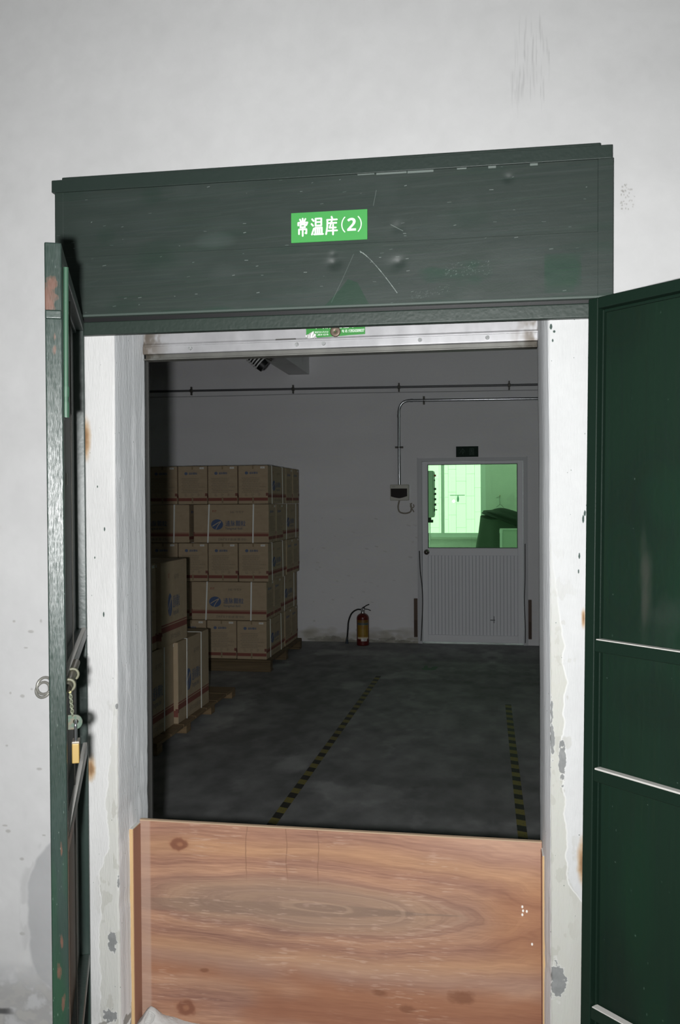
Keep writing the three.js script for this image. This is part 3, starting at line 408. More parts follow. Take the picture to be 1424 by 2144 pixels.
// ---------------------------------------------------------------- cartons on pallets
const CL = 0.724, CH = 0.357, CW = 0.2835;
const cartonMap = canvas(1024, 512, (c) => {
  const paint = (x, y, w, h) => { c.fillStyle = '#a9977d'; c.fillRect(x, y, w, h); };
  paint(0, 0, 1024, 512);
  for (let i = 0; i < 500; i++) softBlot(c, h2(i, 1) * 1024, h2(i, 2) * 512, 10 + 40 * h2(i, 3), 6 + 20 * h2(i, 4), h2(i, 5) < 0.5 ? '180,161,133' : '158,139,113', 0.25);
  for (let y = 0; y < 512; y += 3) { c.fillStyle = `rgba(90,70,46,${0.05 * h2(y, 7)})`; c.fillRect(0, y, 1024, 1); }
  // long side: 0..680 x 0..330
  c.fillStyle = '#7f4a40'; c.fillRect(0, 243, 680, 5); c.fillRect(0, 252, 680, 22);
  c.fillStyle = '#4d5d80'; c.beginPath(); c.ellipse(216, 172, 54, 45, 0, 0, 7); c.fill();
  c.strokeStyle = '#b5a48a'; c.lineCap = 'round'; c.lineWidth = 7; c.beginPath(); c.moveTo(176, 186); c.quadraticCurveTo(216, 160, 248, 146); c.stroke(); c.lineWidth = 6; c.beginPath(); c.moveTo(206, 212); c.quadraticCurveTo(222, 176, 250, 150); c.stroke();
  c.strokeStyle = '#5f667a'; ['tong', 'mai', 'ke', 'li'].forEach((g, i) => glyph(c, g, 292 + i * 46, 138, 42, 50, 5));
  c.fillStyle = '#62646a'; c.font = 'bold 25px sans-serif'; c.fillText('Tongmai Keli', 290, 216);
  c.strokeStyle = '#787064'; scribble(c, 332, 56, 136, 20, 11, 2); scribble(c, 226, 290, 250, 20, 12, 2); c.strokeStyle = '#8e4a3e'; scribble(c, 176, 48, 40, 18, 13, 2);
  // end: 690..1020 x 0..330 (fills 270 wide)
  c.fillStyle = '#7f4a40'; c.fillRect(690, 276, 272, 26);
  c.fillStyle = '#5a6784'; c.beginPath(); c.ellipse(766, 64, 15, 13, 0, 0, 7); c.fill(); c.strokeStyle = '#5f667a'; ['tong', 'mai', 'ke', 'li'].forEach((g, i) => glyph(c, g, 792 + i * 20, 54, 18, 20, 2.5));
  c.strokeStyle = '#857a68'; for (let i = 0; i < 9; i++) scribble(c, 722 + 10 * (i % 2), 104 + i * 15, 150 + 60 * h2(i, 5), 8, 30 + i, 1.4);
  for (const x of [752, 812, 868]) { scribble(c, x, 240, 26, 22, x, 2.4); }
  c.fillStyle = '#8a7a60'; c.fillRect(818, 0, 14, 30); c.fillRect(818, 270, 14, 50);
  // top
  c.fillStyle = '#9d8a6c'; c.fillRect(0, 340, 680, 172); c.fillStyle = 'rgba(205,190,150,0.5)'; c.fillRect(0, 420, 680, 22);
});
const card = mat(0xffffff, { map: cartonMap, roughness: 0.85 });
function cartonGeo(L, H, W) {
  const g = new RoundedBoxGeometry(L, H, W, 2, 0.007).toNonIndexed(), p = g.attributes.position, n = g.attributes.normal, uv = new Float32Array(p.count * 2);
  for (let f = 0; f < p.count; f += 3) {
    const nx = n.getX(f) + n.getX(f + 1) + n.getX(f + 2), ny = n.getY(f) + n.getY(f + 1) + n.getY(f + 2), nz = n.getZ(f) + n.getZ(f + 1) + n.getZ(f + 2), ax = Math.abs(nx), ay = Math.abs(ny), az = Math.abs(nz);
    for (let i = f; i < f + 3; i++) {
      const x = p.getX(i) / L + 0.5, y = p.getY(i) / H + 0.5, z = p.getZ(i) / W + 0.5; let u, v;
      if (az >= ax && az >= ay) { u = (nz > 0 ? x : 1 - x) * 680; v = (1 - y) * 330; } else if (ax >= ay) { u = 690 + (nx > 0 ? 1 - z : z) * 272; v = (1 - y) * 330; } else { u = x * 680; v = 342 + z * 168; }
      uv[2 * i] = u / 1024; uv[2 * i + 1] = 1 - v / 512;
    }
  }
  g.setAttribute('uv', new THREE.BufferAttribute(uv, 2)); return g;
}
const labelMap = canvas(64, 32, (c) => { c.fillStyle = '#e9e9e4'; c.fillRect(0, 0, 64, 32); c.strokeStyle = '#444'; scribble(c, 6, 9, 54, 13, 3, 2); });
const labelMat = mat(0xffffff, { map: labelMap, roughness: 0.6 }), tapeMat = mat(0x8f7c5c, { roughness: 0.35 }), flapMat = mat(0x73453c, { roughness: 0.7 });
function makeCarton(name, L, H, W, so, straps = true) {
  const t = thing(name, '', 'carton'); const g = cartonGeo(L, H, W); g.translate(0, H / 2, 0); mesh('carton_body', g, card, t);
  const sw = 0.0065, ring = (x, lean) => { const a = 0.0028; const s = [bx(-sw, sw, 0, H + a, W / 2, W / 2 + a, 0), bx(-sw, sw, 0, H + a, -W / 2 - a, -W / 2, 0), bx(-sw, sw, H, H + a, -W / 2 - a, W / 2 + a, 0)]; const q = merge(s); const P = q.attributes.position; for (let i = 0; i < P.count; i++) P.setX(i, P.getX(i) + x + lean * (0.5 - P.getY(i) / H) + 0.004 * Math.sin(P.getY(i) * 9 + x)); return q; };
  if (straps) { mesh('strap', ring(-so, -0.014), M.strap, t); mesh('strap', ring(so, -0.01), M.strap, t); }
  for (const s of [1, -1]) { const l = bx(-0.021, 0.021, -0.008, 0.008, 0, 0.001, 0); const pl = new THREE.PlaneGeometry(0.042, 0.016); pl.rotateY(s * Math.PI / 2); pl.translate(s * (L / 2 + 0.001), H - 0.02, -s * (W / 2 - 0.05)); mesh('label', pl, labelMat, t); }
  mesh('tape', bx(-L / 2 - 0.001, L / 2 + 0.001, H - 0.002, H + 0.0007, -0.025, 0.025, 0), tapeMat, t);
  mesh('end_print', [bx(-L / 2 - 0.0012, -L / 2 + 0.01, 0.075, 0.102, W / 2 - 0.02, W / 2 + 0.0012, 0), bx(L / 2 - 0.01, L / 2 + 0.0012, 0.075, 0.102, -W / 2 - 0.0012, -W / 2 + 0.02, 0)], flapMat, t);
  return t;
}
const woodMap = pixels(256, 256, (u, v) => { const k = fbm(u * 3, v * 40, 4), m = fbm(u * 8, v * 90 + 7, 2); return [150 + 40 * (k - 0.5) + 16 * (m - 0.5), 128 + 38 * (k - 0.5) + 14 * (m - 0.5), 98 + 34 * (k - 0.5)]; }, [1.5, 1.5]);
const palletWood = mat(0xffffff, { map: woodMap, roughness: 0.85 }), palletTan = mat(0xd0ccc4, { map: woodMap, roughness: 0.85 }), palletGrey = mat(0xa9a9a2, { map: woodMap, roughness: 0.85 });
function pallet(label, x0, x1, z0, z1, top, m, axis) { // boards along x; runners along z
  const t = thing('wooden_pallet', label, 'pallet'), bt = 0.02, n = 7, w = (z1 - z0) / n;
  for (let i = 0; i < n; i++) mesh('plank', bx(x0, x1, top - bt, top, z0 + i * w + 0.006, z0 + (i + 1) * w - 0.006, 0.003), m, t);
  for (const f of [0, 0.5, 1]) { const x = lerp(x0 + 0.045, x1 - 0.045, f), zr = lerp(z0 + 0.04, z1 - 0.04, f); if (axis === 'blocks') for (const g of [0, 0.333, 0.667, 1]) { const z = lerp(z0 + 0.05, z1 - 0.05, g); mesh('block', bx(x - 0.045, x + 0.045, 0, top - bt, z - 0.045, z + 0.045, 0.003), m, t); } else { mesh('runner', bx(x0, x1, 0.02, top - bt, zr - 0.04, zr + 0.04, 0.003), m, t); } }
  if (axis !== 'blocks') for (const z of [z0 + 0.05, (z0 + z1) / 2, z1 - 0.05]) mesh('bottom_plank', bx(x0, x1, 0, 0.02, z - 0.05, z + 0.05, 0.003), m, t);
  return t;
}
pallet('grey wooden pallet under the tall stack of cartons', -3.5, -2.015, -6.99, -5.62, 0.108, palletGrey);
const cA = makeCarton('cardboard_carton', CL, CH, CW, 0.215); let firstA = true;
const layerName = ['bottom layer', 'second layer up', 'middle layer', 'fourth layer up', 'top layer'];
function putA(x, y, z, turn, label) { const o = firstA ? cA : cA.clone(); if (!firstA) { o.name = numbered('cardboard_carton'); scene.add(o); } firstA = false; o.position.set(x, y, z); o.rotation.y = turn; o.userData = { label, category: 'carton', group: 'cartons on the tall far stack' }; }
const jit = rng(31), J = (s) => (jit() - 0.5) * s, nth = ['rightmost', 'second from the right', 'third from the right', 'fourth from the right'];
for (let L = 0; L < 5; L++) {
  const y = 0.1085 + L * (CH + 0.0035), R = [-2.058, -2.056, -2.036, -2.03, -2.036][L];
  if (L % 2 === 0) {
    for (let i = 0; i < 4; i++) putA(R - CW / 2 - i * (CW + 0.0085) + J(0.0015), y, -5.65 - CL / 2 + J(0.012), -Math.PI / 2, `carton end, ${nth[i]} in the ${layerName[L]} of the tall stack`);
    for (let i = 0; i < 2; i++) putA(R - CL / 2 + J(0.01), y, -5.65 - CL - 0.018 - CW / 2 - i * (CW + 0.0085), 0, `${i ? 'rearmost' : 'second'} carton along the right flank in the ${layerName[L]} of the tall stack`);
  } else {
    putA(R - CL / 2, y, -5.65 - CW / 2 + J(0.004), 0, `long strapped carton with a big blue logo, ${layerName[L]} of the tall stack`);
    putA(R - CL * 1.5 - (L === 3 ? 0.042 : 0.02), y, -5.65 - CW / 2 + J(0.004), 0, `long carton left of the big logo carton, ${layerName[L]} of the tall stack`);
    putA(R - CL / 2 + J(0.008), y, -5.65 - CW * 1.5 - 0.0085, 0, `long carton right behind the big logo carton, ${layerName[L]} of the tall stack`);
    putA(R - CW / 2 - 0.002, y, -5.65 - CW * 2 - 0.018 - CL / 2, Math.PI / 2, `strapped carton at the rear of the right flank, ${layerName[L]} of the tall stack`);
  }
}
pallet('wooden pallet on blocks under the near stack of larger cartons', -3.15, -2.052, -4.6, -2.88, 0.074, palletTan, 'blocks');
{
  const BL = 0.665, BH = 0.552, BW = 0.49; const p = makeCarton('large_carton', BL, BH, BW, 0.155); let first = true;
  const put = (x, y, z, turn, label) => { const o = first ? p : p.clone(); if (!first) { o.name = numbered('large_carton'); scene.add(o); } first = false; o.position.set(x, y, z); o.rotation.y = turn; o.userData = { label, category: 'carton', group: 'larger cartons on the near pallet' }; };
  put(-2.09 - BW / 2, 0.075, -3.372 - BL / 2, Math.PI / 2, 'large strapped carton at the bottom of the near stack, its side fully in view');
  put(-2.118 - BW / 2, 0.075, -3.366 + BL / 2, Math.PI / 2, 'large carton at the bottom of the near stack, closest to the doorway');
  const q = makeCarton('large_carton', BW, BH, BW - 0.03, 0.15, false); q.position.set(-2.095 - (BW - 0.03) / 2, 0.632, -3.09 - BW / 2); q.rotation.y = Math.PI / 2; q.userData = { label: 'large carton without straps set on top of the near stack', category: 'carton', group: 'larger cartons on the near pallet' };
  put(-2.12 - BW - 0.01 - BW / 2, 0.075, -3.6, Math.PI / 2, 'large carton in the shadow behind the near stack, its lower back one');
  put(-2.122 - BL / 2, 0.632, -2.6 - BW / 2 + 0.02, 0, 'large carton in deep shadow on the near stack, nearest the doorway');
}

// ---------------------------------------------------------------- hazard tape and a mark on the floor
{
  const map = canvas(64, 256, (c, w, h) => { c.fillStyle = '#262622'; c.fillRect(0, 0, w, h); c.fillStyle = '#857c3c'; c.beginPath(); c.moveTo(0, 10); c.lineTo(w, 40); c.lineTo(w, 40 + h / 2); c.lineTo(0, 10 + h / 2); c.fill(); speckle(c, w, h, 200, 3, '#4a483c', 0.2, 0.6, 1, 4); });
  map.wrapS = map.wrapT = THREE.RepeatWrapping;
  const tape = (pts, w, label) => {
    const pos = [], uv = [], idx = []; let s = 0;
    pts.forEach(([x, z], i) => { if (i) s += Math.hypot(x - pts[i - 1][0], z - pts[i - 1][1]); for (const k of [-1, 1]) { pos.push(x + k * w / 2, 0.0012, z); uv.push(k * 0.5 + 0.5, s / 0.155); } });
    for (let i = 0; i < pts.length - 1; i++) { const a = i * 2; idx.push(a, a + 1, a + 3, a, a + 3, a + 2); }
    const g = new THREE.BufferGeometry(); g.setAttribute('position', new THREE.Float32BufferAttribute(pos, 3)); g.setAttribute('uv', new THREE.Float32BufferAttribute(uv, 2)); g.setIndex(idx); g.computeVertexNormals();
    tag(mesh('floor_tape', g, mat(0xffffff, { map, roughness: 0.6 })), label, 'tape');
  };
  tape(Array.from({ length: 24 }, (_, i) => { const z = -0.4 - i * 0.225; return [-1.078 - (z + 1.0) * 0.0155, z]; }), 0.047, 'black and yellow hazard tape on the floor, the line nearer the cartons');
  tape(Array.from({ length: 22 }, (_, i) => { const z = -0.4 - i * 0.2; return [0.136 + (z + 1.9) * 0.0068, z]; }), 0.045, 'black and yellow hazard tape on the floor, the line leading to the glazed door');
  const t = thing('floor_mark', 'faint green leaf-shaped mark on the concrete floor before the glazed door', 'mark', [-0.585, 0, -6]), gm = mat(0x5f7a66, { roughness: 0.8 });
  const ov = (x, z, a, b) => { const g = new THREE.CylinderGeometry(1, 1, 0.001, 24); g.scale(a, 1, b); g.translate(x, 0.001, z); return g; };
  mesh('mark_paint', [ov(0, 0.03, 0.07, 0.06), ov(-0.035, -0.07, 0.02, 0.06), ov(0.05, -0.05, 0.03, 0.05)], gm, t);
}

// ---------------------------------------------------------------- green shutter housing over the doorway
const HX0 = -1.216, HX1 = 0.306, HY0 = 2.083, HY1 = 2.478;
const headerMap = canvas(2048, 536, (c, w, h) => {
  const S = w / (HX1 - HX0), X = (x) => (x - HX0) * S, Y = (y) => (HY1 - y) / (HY1 - HY0) * h, r = rng(91);
  c.fillStyle = '#303935'; c.fillRect(0, 0, w, h);
  for (let i = 0; i < 1500; i++) { c.strokeStyle = r() < 0.5 ? `rgba(66,74,71,${0.2 * r()})` : `rgba(36,52,44,${0.2 * r()})`; c.lineWidth = 1 + 5 * r(); const x = r() * w, y = r() * h, l = 60 + 360 * r(); c.beginPath(); c.moveTo(x, y); c.quadraticCurveTo(x + l / 2, y + (r() - 0.5) * 18, x + l, y + (r() - 0.5) * 14 - 8); c.stroke(); }
  for (let i = 0; i < 60; i++) softBlot(c, r() * w, r() * h, 40 + 140 * r(), 15 + 40 * r(), r() < 0.4 ? '32,52,42' : '62,70,67', 0.28);
  // retouched green areas
  c.fillStyle = 'rgba(30,58,42,0.8)'; c.beginPath(); [[-0.46, 2.09], [-0.41, 2.14], [-0.385, 2.17], [-0.36, 2.16], [-0.32, 2.085]].forEach(([a, b], i) => c[i ? 'lineTo' : 'moveTo'](X(a), Y(b))); c.fill();
  for (let i = 0; i < 40; i++) { c.fillStyle = 'rgba(30,56,42,0.16)'; c.fillRect(X(0.12 + 0.01 * r()), Y(2.215 - 0.07 * r()), X(0.07 + 0.02 * r()) - X(0), 20 + 40 * r()); }
  for (let i = 0; i < 30; i++) softBlot(c, X(-0.18 + 0.16 * r()), Y(2.15 + 0.05 * r()), 20 + 40 * r(), 10 + 12 * r(), '32,58,46', 0.25);
  for (let i = 0; i < 50; i++) softBlot(c, X(HX0 + 1.52 * r()), Y(HY0 + 0.02 * r()), 30 + 90 * r(), 6 + 10 * r(), '34,60,48', 0.3);
  // scratches and chips
  c.lineCap = 'round'; const line = (pts, a, lw) => { c.strokeStyle = `rgba(196,204,200,${a})`; c.lineWidth = lw; c.beginPath(); pts.forEach(([p, q], i) => c[i ? 'lineTo' : 'moveTo'](X(p), Y(q))); c.stroke(); };
  for (let k = 0; k < 26; k++) { const f = k / 26, x = lerp(-0.353, -0.254, f), y = 2.242 - 0.115 * Math.pow(f, 1.25); line([[x, y], [x + 0.003, y - 0.004]], 0.75 * (0.4 + r() * 0.6), 2.2); }
  line([[-0.43, 2.11], [-0.4, 2.17], [-0.37, 2.235]], 0.2, 2); line([[-0.31, 2.4], [-0.318, 2.36]], 0.35, 1.5); line([[-0.272, 2.308], [-0.24, 2.29]], 0.4, 2);
  for (let i = 0; i < 90; i++) { const x = HX0 + 1.5 * r(), y = HY0 + 0.38 * r(), l = 0.002 + 0.008 * r(); line([[x, y], [x + l, y + 0.002 * (r() - 0.3)]], 0.15 + 0.4 * r(), 1 + 1.4 * r()); }
  for (let i = 0; i < 120; i++) { const x = -0.13 + 0.12 * r(), y = 2.165 + 0.035 * r(); line([[x, y], [x + 0.003 * r(), y + 0.003 * r()]], 0.35 * r(), 1.4); }
  for (let i = 0; i < 100; i++) { const x = -0.22 + 0.1 * r(), y = 2.105 + 0.02 * r() + (x + 0.22) * 0.2; line([[x, y], [x + 0.003 * r(), y + 0.003 * r()]], 0.22 * r(), 1.4); }
  softBlot(c, X(-0.75), Y(2.29), 90, 36, '78,90,86', 0.4); softBlot(c, X(-0.82), Y(2.2), 60, 22, '44,56,50', 0.5);
});
const dents = heights(1024, 268, (u, v) => {
  const x = lerp(HX0, HX1, u), y = lerp(HY0, HY1, v); let k = 0.62 + 0.1 * (fbm(u * 9, v * 5, 4) - 0.5);
  for (const [a, b, s, d] of [[-0.424, 2.212, 0.016, 0.34], [-0.25, 2.207, 0.014, 0.22], [-0.262, 2.2, 0.02, 0.12], [-0.255, 2.3, 0.016, 0.16], [-0.425, 2.235, 0.01, 0.12], [0.03, 2.41, 0.012, 0.2], [-0.65, 2.15, 0.03, 0.08]]) k -= d * Math.exp(-((x - a) ** 2 + ((y - b) * 1.2) ** 2) / (s * s));
  return k;
});
{
  const t = thing('shutter_housing', 'dark green sheet metal housing over the doorway with a small green sign on it', 'shutter housing'); t.rotation.z = -0.006; t.position.y = -0.01;
  const uvFix = (g, dy = 0) => { const p = g.attributes.position, u = g.attributes.uv; for (let i = 0; i < p.count; i++) u.setXY(i, (p.getX(i) - HX0) / (HX1 - HX0), (p.getY(i) - HY0) / (HY1 - HY0)); return g; };
  const hm = paint(0xffffff, { map: headerMap, specularIntensity: 0.65, roughness: 0.48, bumpMap: dents, bumpScale: 0.013 });
  mesh('upper_plate', uvFix(bx(-1.212, 0.255, 2.262, 2.45, 0.003, 0.0285, 0.0015)), hm, t); mesh('lower_plate', uvFix(bx(-1.212, 0.255, 2.098, 2.2635, 0.003, 0.0305, 0.0015)), hm, t);
  mesh('top_angle', [bx(-1.223, 0.288, 2.444, 2.478, 0.002, 0.0345, 0.002)], M.green, t); mesh('side_strip', uvFix(bx(0.253, 0.291, 2.092, 2.446, 0.002, 0.0315, 0.002)), hm, t); mesh('side_strip', uvFix(bx(-1.216, -1.19, 2.092, 2.446, 0.002, 0.0295, 0.002)), hm, t);
  mesh('roller_cover', bx(-1.2, 0.262, 2.474, 2.4905, 0.003, 0.02, 0.004), M.green, t);
  mesh('lower_lip', [bx(-1.205, 0.287, 2.0945, 2.101, 0.01, 0.038, 0.0015)], mat(0x4a5650, { roughness: 0.5 }), t);
  const h = bx(-1.19, 0.275, 2.048, 2.085, 0.002, 0.026, 0.004); h.rotateZ(0.002); mesh('head_rail', h, mat(0x29352f, { roughness: 0.48, bumpMap: grain, bumpScale: 0.0008 }), t);
  mesh('groove_strip', bx(-1.2, 0.286, 2.08, 2.0965, 0.004, 0.018, 0.001), M.black, t);
  mesh('sheet_fold', [[-0.36, -0.315, 0.003], [-0.31, -0.23, 0.005], [-0.228, -0.16, 0.006], [-0.1, -0.075, 0.004], [-0.02, 0.0, 0.006], [0.085, 0.105, 0.006]].map(([a, b, h]) => bx(a, b, 2.4445 - h, 2.445, 0.0275, 0.0305, 0.0008)), mat(0x6a746f, { roughness: 0.6 }), t);
}
{
  const t = thing('door_frame', 'dark green steel posts at both sides of the doorway, behind the open leaves', 'door frame');
  const f = mat(0x29352f, { roughness: 0.48, bumpMap: grain, bumpScale: 0.0008 });
  mesh('side_post', bx(-1.162, -1.133, 0, 2.034, 0.004, 0.03, 0.003), f, t); mesh('side_post', bx(0.25, 0.278, 0, 2.034, 0.004, 0.03, 0.003), f, t);
}
{ // the sign with white characters
  const map = canvas(640, 256, (c, w, h) => {
    c.fillStyle = '#45a14f'; c.fillRect(0, 0, w, h); c.strokeStyle = '#f2f6f2'; c.fillStyle = '#f2f6f2';
    ['chang', 'wen', 'ku'].forEach((g, i) => glyph(c, g, 46 + i * 122, 46, 104, 156, 15));
    c.lineWidth = 9; c.beginPath(); c.arc(520, 122, 92, Math.PI * 0.76, Math.PI * 1.24); c.stroke(); c.beginPath(); c.arc(498, 122, 92, -Math.PI * 0.24, Math.PI * 0.24); c.stroke();
    c.font = 'bold 152px sans-serif'; c.textAlign = 'center'; c.fillText('2', 509, 178);
  });
  const t = thing('room_sign', 'bright green sign with white characters and the number 2 in brackets', 'sign', [-0.4215, 2.303, 0.031]); t.rotation.z = -0.006;
  mesh('sign_plate', bx(-0.1025, 0.1025, -0.0395, 0.0395, 0, 0.004, 0.001), mat(0x45a14f, { roughness: 0.5 }), t);
  const f = new THREE.PlaneGeometry(0.2045, 0.0785); f.translate(0, 0, 0.0043); mesh('sign_print', f, mat(0xffffff, { map, roughness: 0.5 }), t);
}

// ---------------------------------------------------------------- roller shutter
{
  const t = thing('roller_shutter', 'raised galvanised roller shutter with a torn green sticker, under the green housing', 'roller shutter');
  const gal = pixels(1024, 128, (u, v) => { const k = 176 + 34 * (fbm(u * 30, v * 5, 4) - 0.5) + 16 * (fbm(u * 4, v * 2 + 5, 3) - 0.5), e = smooth(0.09, 0, u) * smooth(0.35, 0.7, fbm(u * 60, v * 9, 3)) + smooth(0.92, 1, u) * smooth(0.3, 0.7, fbm(u * 50, v * 8, 3)); return [lerp(k, 84, e * 0.8), lerp(k, 74, e * 0.8), lerp(k + 2, 62, e * 0.8)]; });
  const setU = (g) => { const p = g.attributes.position, u = g.attributes.uv; for (let i = 0; i < p.count; i++) u.setXY(i, (p.getX(i) + 1.04) / 1.17, (p.getY(i) - 2) / 0.3); return g; };
  const gm = mat(0xffffff, { map: gal, roughness: 0.42, metalness: 0.35 });
  for (let i = 0; i < 4; i++) { const y = 2.049 + i * 0.066; mesh('slat', setU(merge([bx(-1.036, 0.13, y, y + 0.062, -0.206, -0.197, 0.003), bx(-1.036, 0.13, y - 0.003, y + 0.004, -0.206, -0.1935, 0.003)])), gm, t); }
  mesh('bottom_rail', setU(merge([bx(-1.036, 0.13, 2.021, 2.047, -0.208, -0.1915, 0.003), bx(-1.03, 0.13, 2.043, 2.049, -0.208, -0.188, 0.002)])), gm, t);
  mesh('bottom_angle', setU(merge([bx(-1.03, 0.128, 2.002, 2.0065, -0.224, -0.184, 0.001), bx(-1.03, 0.128, 2.0065, 2.021, -0.21, -0.204, 0.001)])), mat(0x9a9a92, { map: gal, roughness: 0.5, metalness: 0.4 }), t);
  for (const x of [-0.885, -0.56, -0.48, -0.2, -0.01]) { const g = cyl(0.0055, 0.006, 0.006, 12); g.rotateX(Math.PI / 2); g.translate(x, 2.034, -0.189); mesh('rivet', g, M.steel, t); }
  mesh('lock_slot', bx(-0.625, -0.563, 2.044, 2.053, -0.197, -0.192, 0.002), mat(0x4b4a47), t);
  const st = canvas(720, 200, (c, w, h) => {
    c.fillStyle = '#2f8a35'; c.fillRect(0, 0, w, h); c.translate(0, 42); c.strokeStyle = '#e8f0e8'; c.fillStyle = '#e8f0e8'; c.font = 'bold 46px sans-serif';
    const r = rng(6); ['guang', 'zhou', 'ku', 'tong', 'wen', 'chang'].forEach((g, i) => glyph(c, g, 120 + i * 84, -36, 64, 64, 9));
    glyph(c, 'guang', 80, 60, 24, 30, 3.5); glyph(c, 'zhou', 108, 60, 24, 30, 3.5); scribble(c, 136, 62, 148, 26, 15, 3); scribble(c, 80, 100, 204, 24, 16, 3);
    glyph(c, 'dian', 436, 48, 30, 46, 4); glyph(c, 'hua', 474, 48, 30, 46, 4); c.save(); c.translate(512, 92); c.scale(0.68, 1.25); c.fillText(':13924309037', 0, 0); c.restore();
  });
  const f = new THREE.Shape(); f.moveTo(0, 0); f.lineTo(0.05, 0.002); f.lineTo(0.09, 0.003); f.lineTo(0.125, 0.005); f.lineTo(0.174, 0.0065); f.lineTo(0.174, 0.0405); f.lineTo(0, 0.0405); const sg = new THREE.ExtrudeGeometry(f, { depth: 0.0006, bevelEnabled: false }); const p = sg.attributes.position, u = sg.attributes.uv; for (let i = 0; i < p.count; i++) u.setXY(i, p.getX(i) / 0.174, p.getY(i) / 0.0405); sg.translate(-0.533, 2.0515, -0.1966); sg.rotateZ(0);
  mesh('sticker', sg, mat(0xffffff, { map: st, roughness: 0.5 }), t).userData.label = 'torn green sticker with a phone number';
  const lk = new THREE.LatheGeometry([[0.0015, 0.004], [0.003, 0.006], [0.013, 0.007], [0.0155, 0.004], [0.0155, 0]].map(([a, b]) => new THREE.Vector2(a, b)), 24); lk.rotateX(Math.PI / 2); lk.translate(-0.446, 2.068, -0.196); mesh('lock', lk, mat(0x6a5d50, { roughness: 0.45, metalness: 0.4 }), t).userData.label = 'round brown shutter lock';
  const foil = new THREE.PlaneGeometry(0.026, 0.026, 8, 8), P = foil.attributes.position; for (let i = 0; i < P.count; i++) P.setZ(i, 0.0025 * h2(i, 3)); foil.computeVertexNormals(); foil.rotateZ(0.5); foil.translate(-0.517, 2.054, -0.1955); mesh('foil_scrap', foil, mat(0xc4c4c2, { roughness: 0.45, metalness: 0.3 }), t);
  mesh('guide_rail', [bx(-1.06, -1.0335, 0, 2.1, -0.24, -0.23, 0.001)], mat(0x3a3a38, { roughness: 0.5, metalness: 0.4 }), t); mesh('guide_rail', [bx(0.136, 0.16, 0, 2.1, -0.242, -0.231, 0.001)], M.darkSteel, t);
}

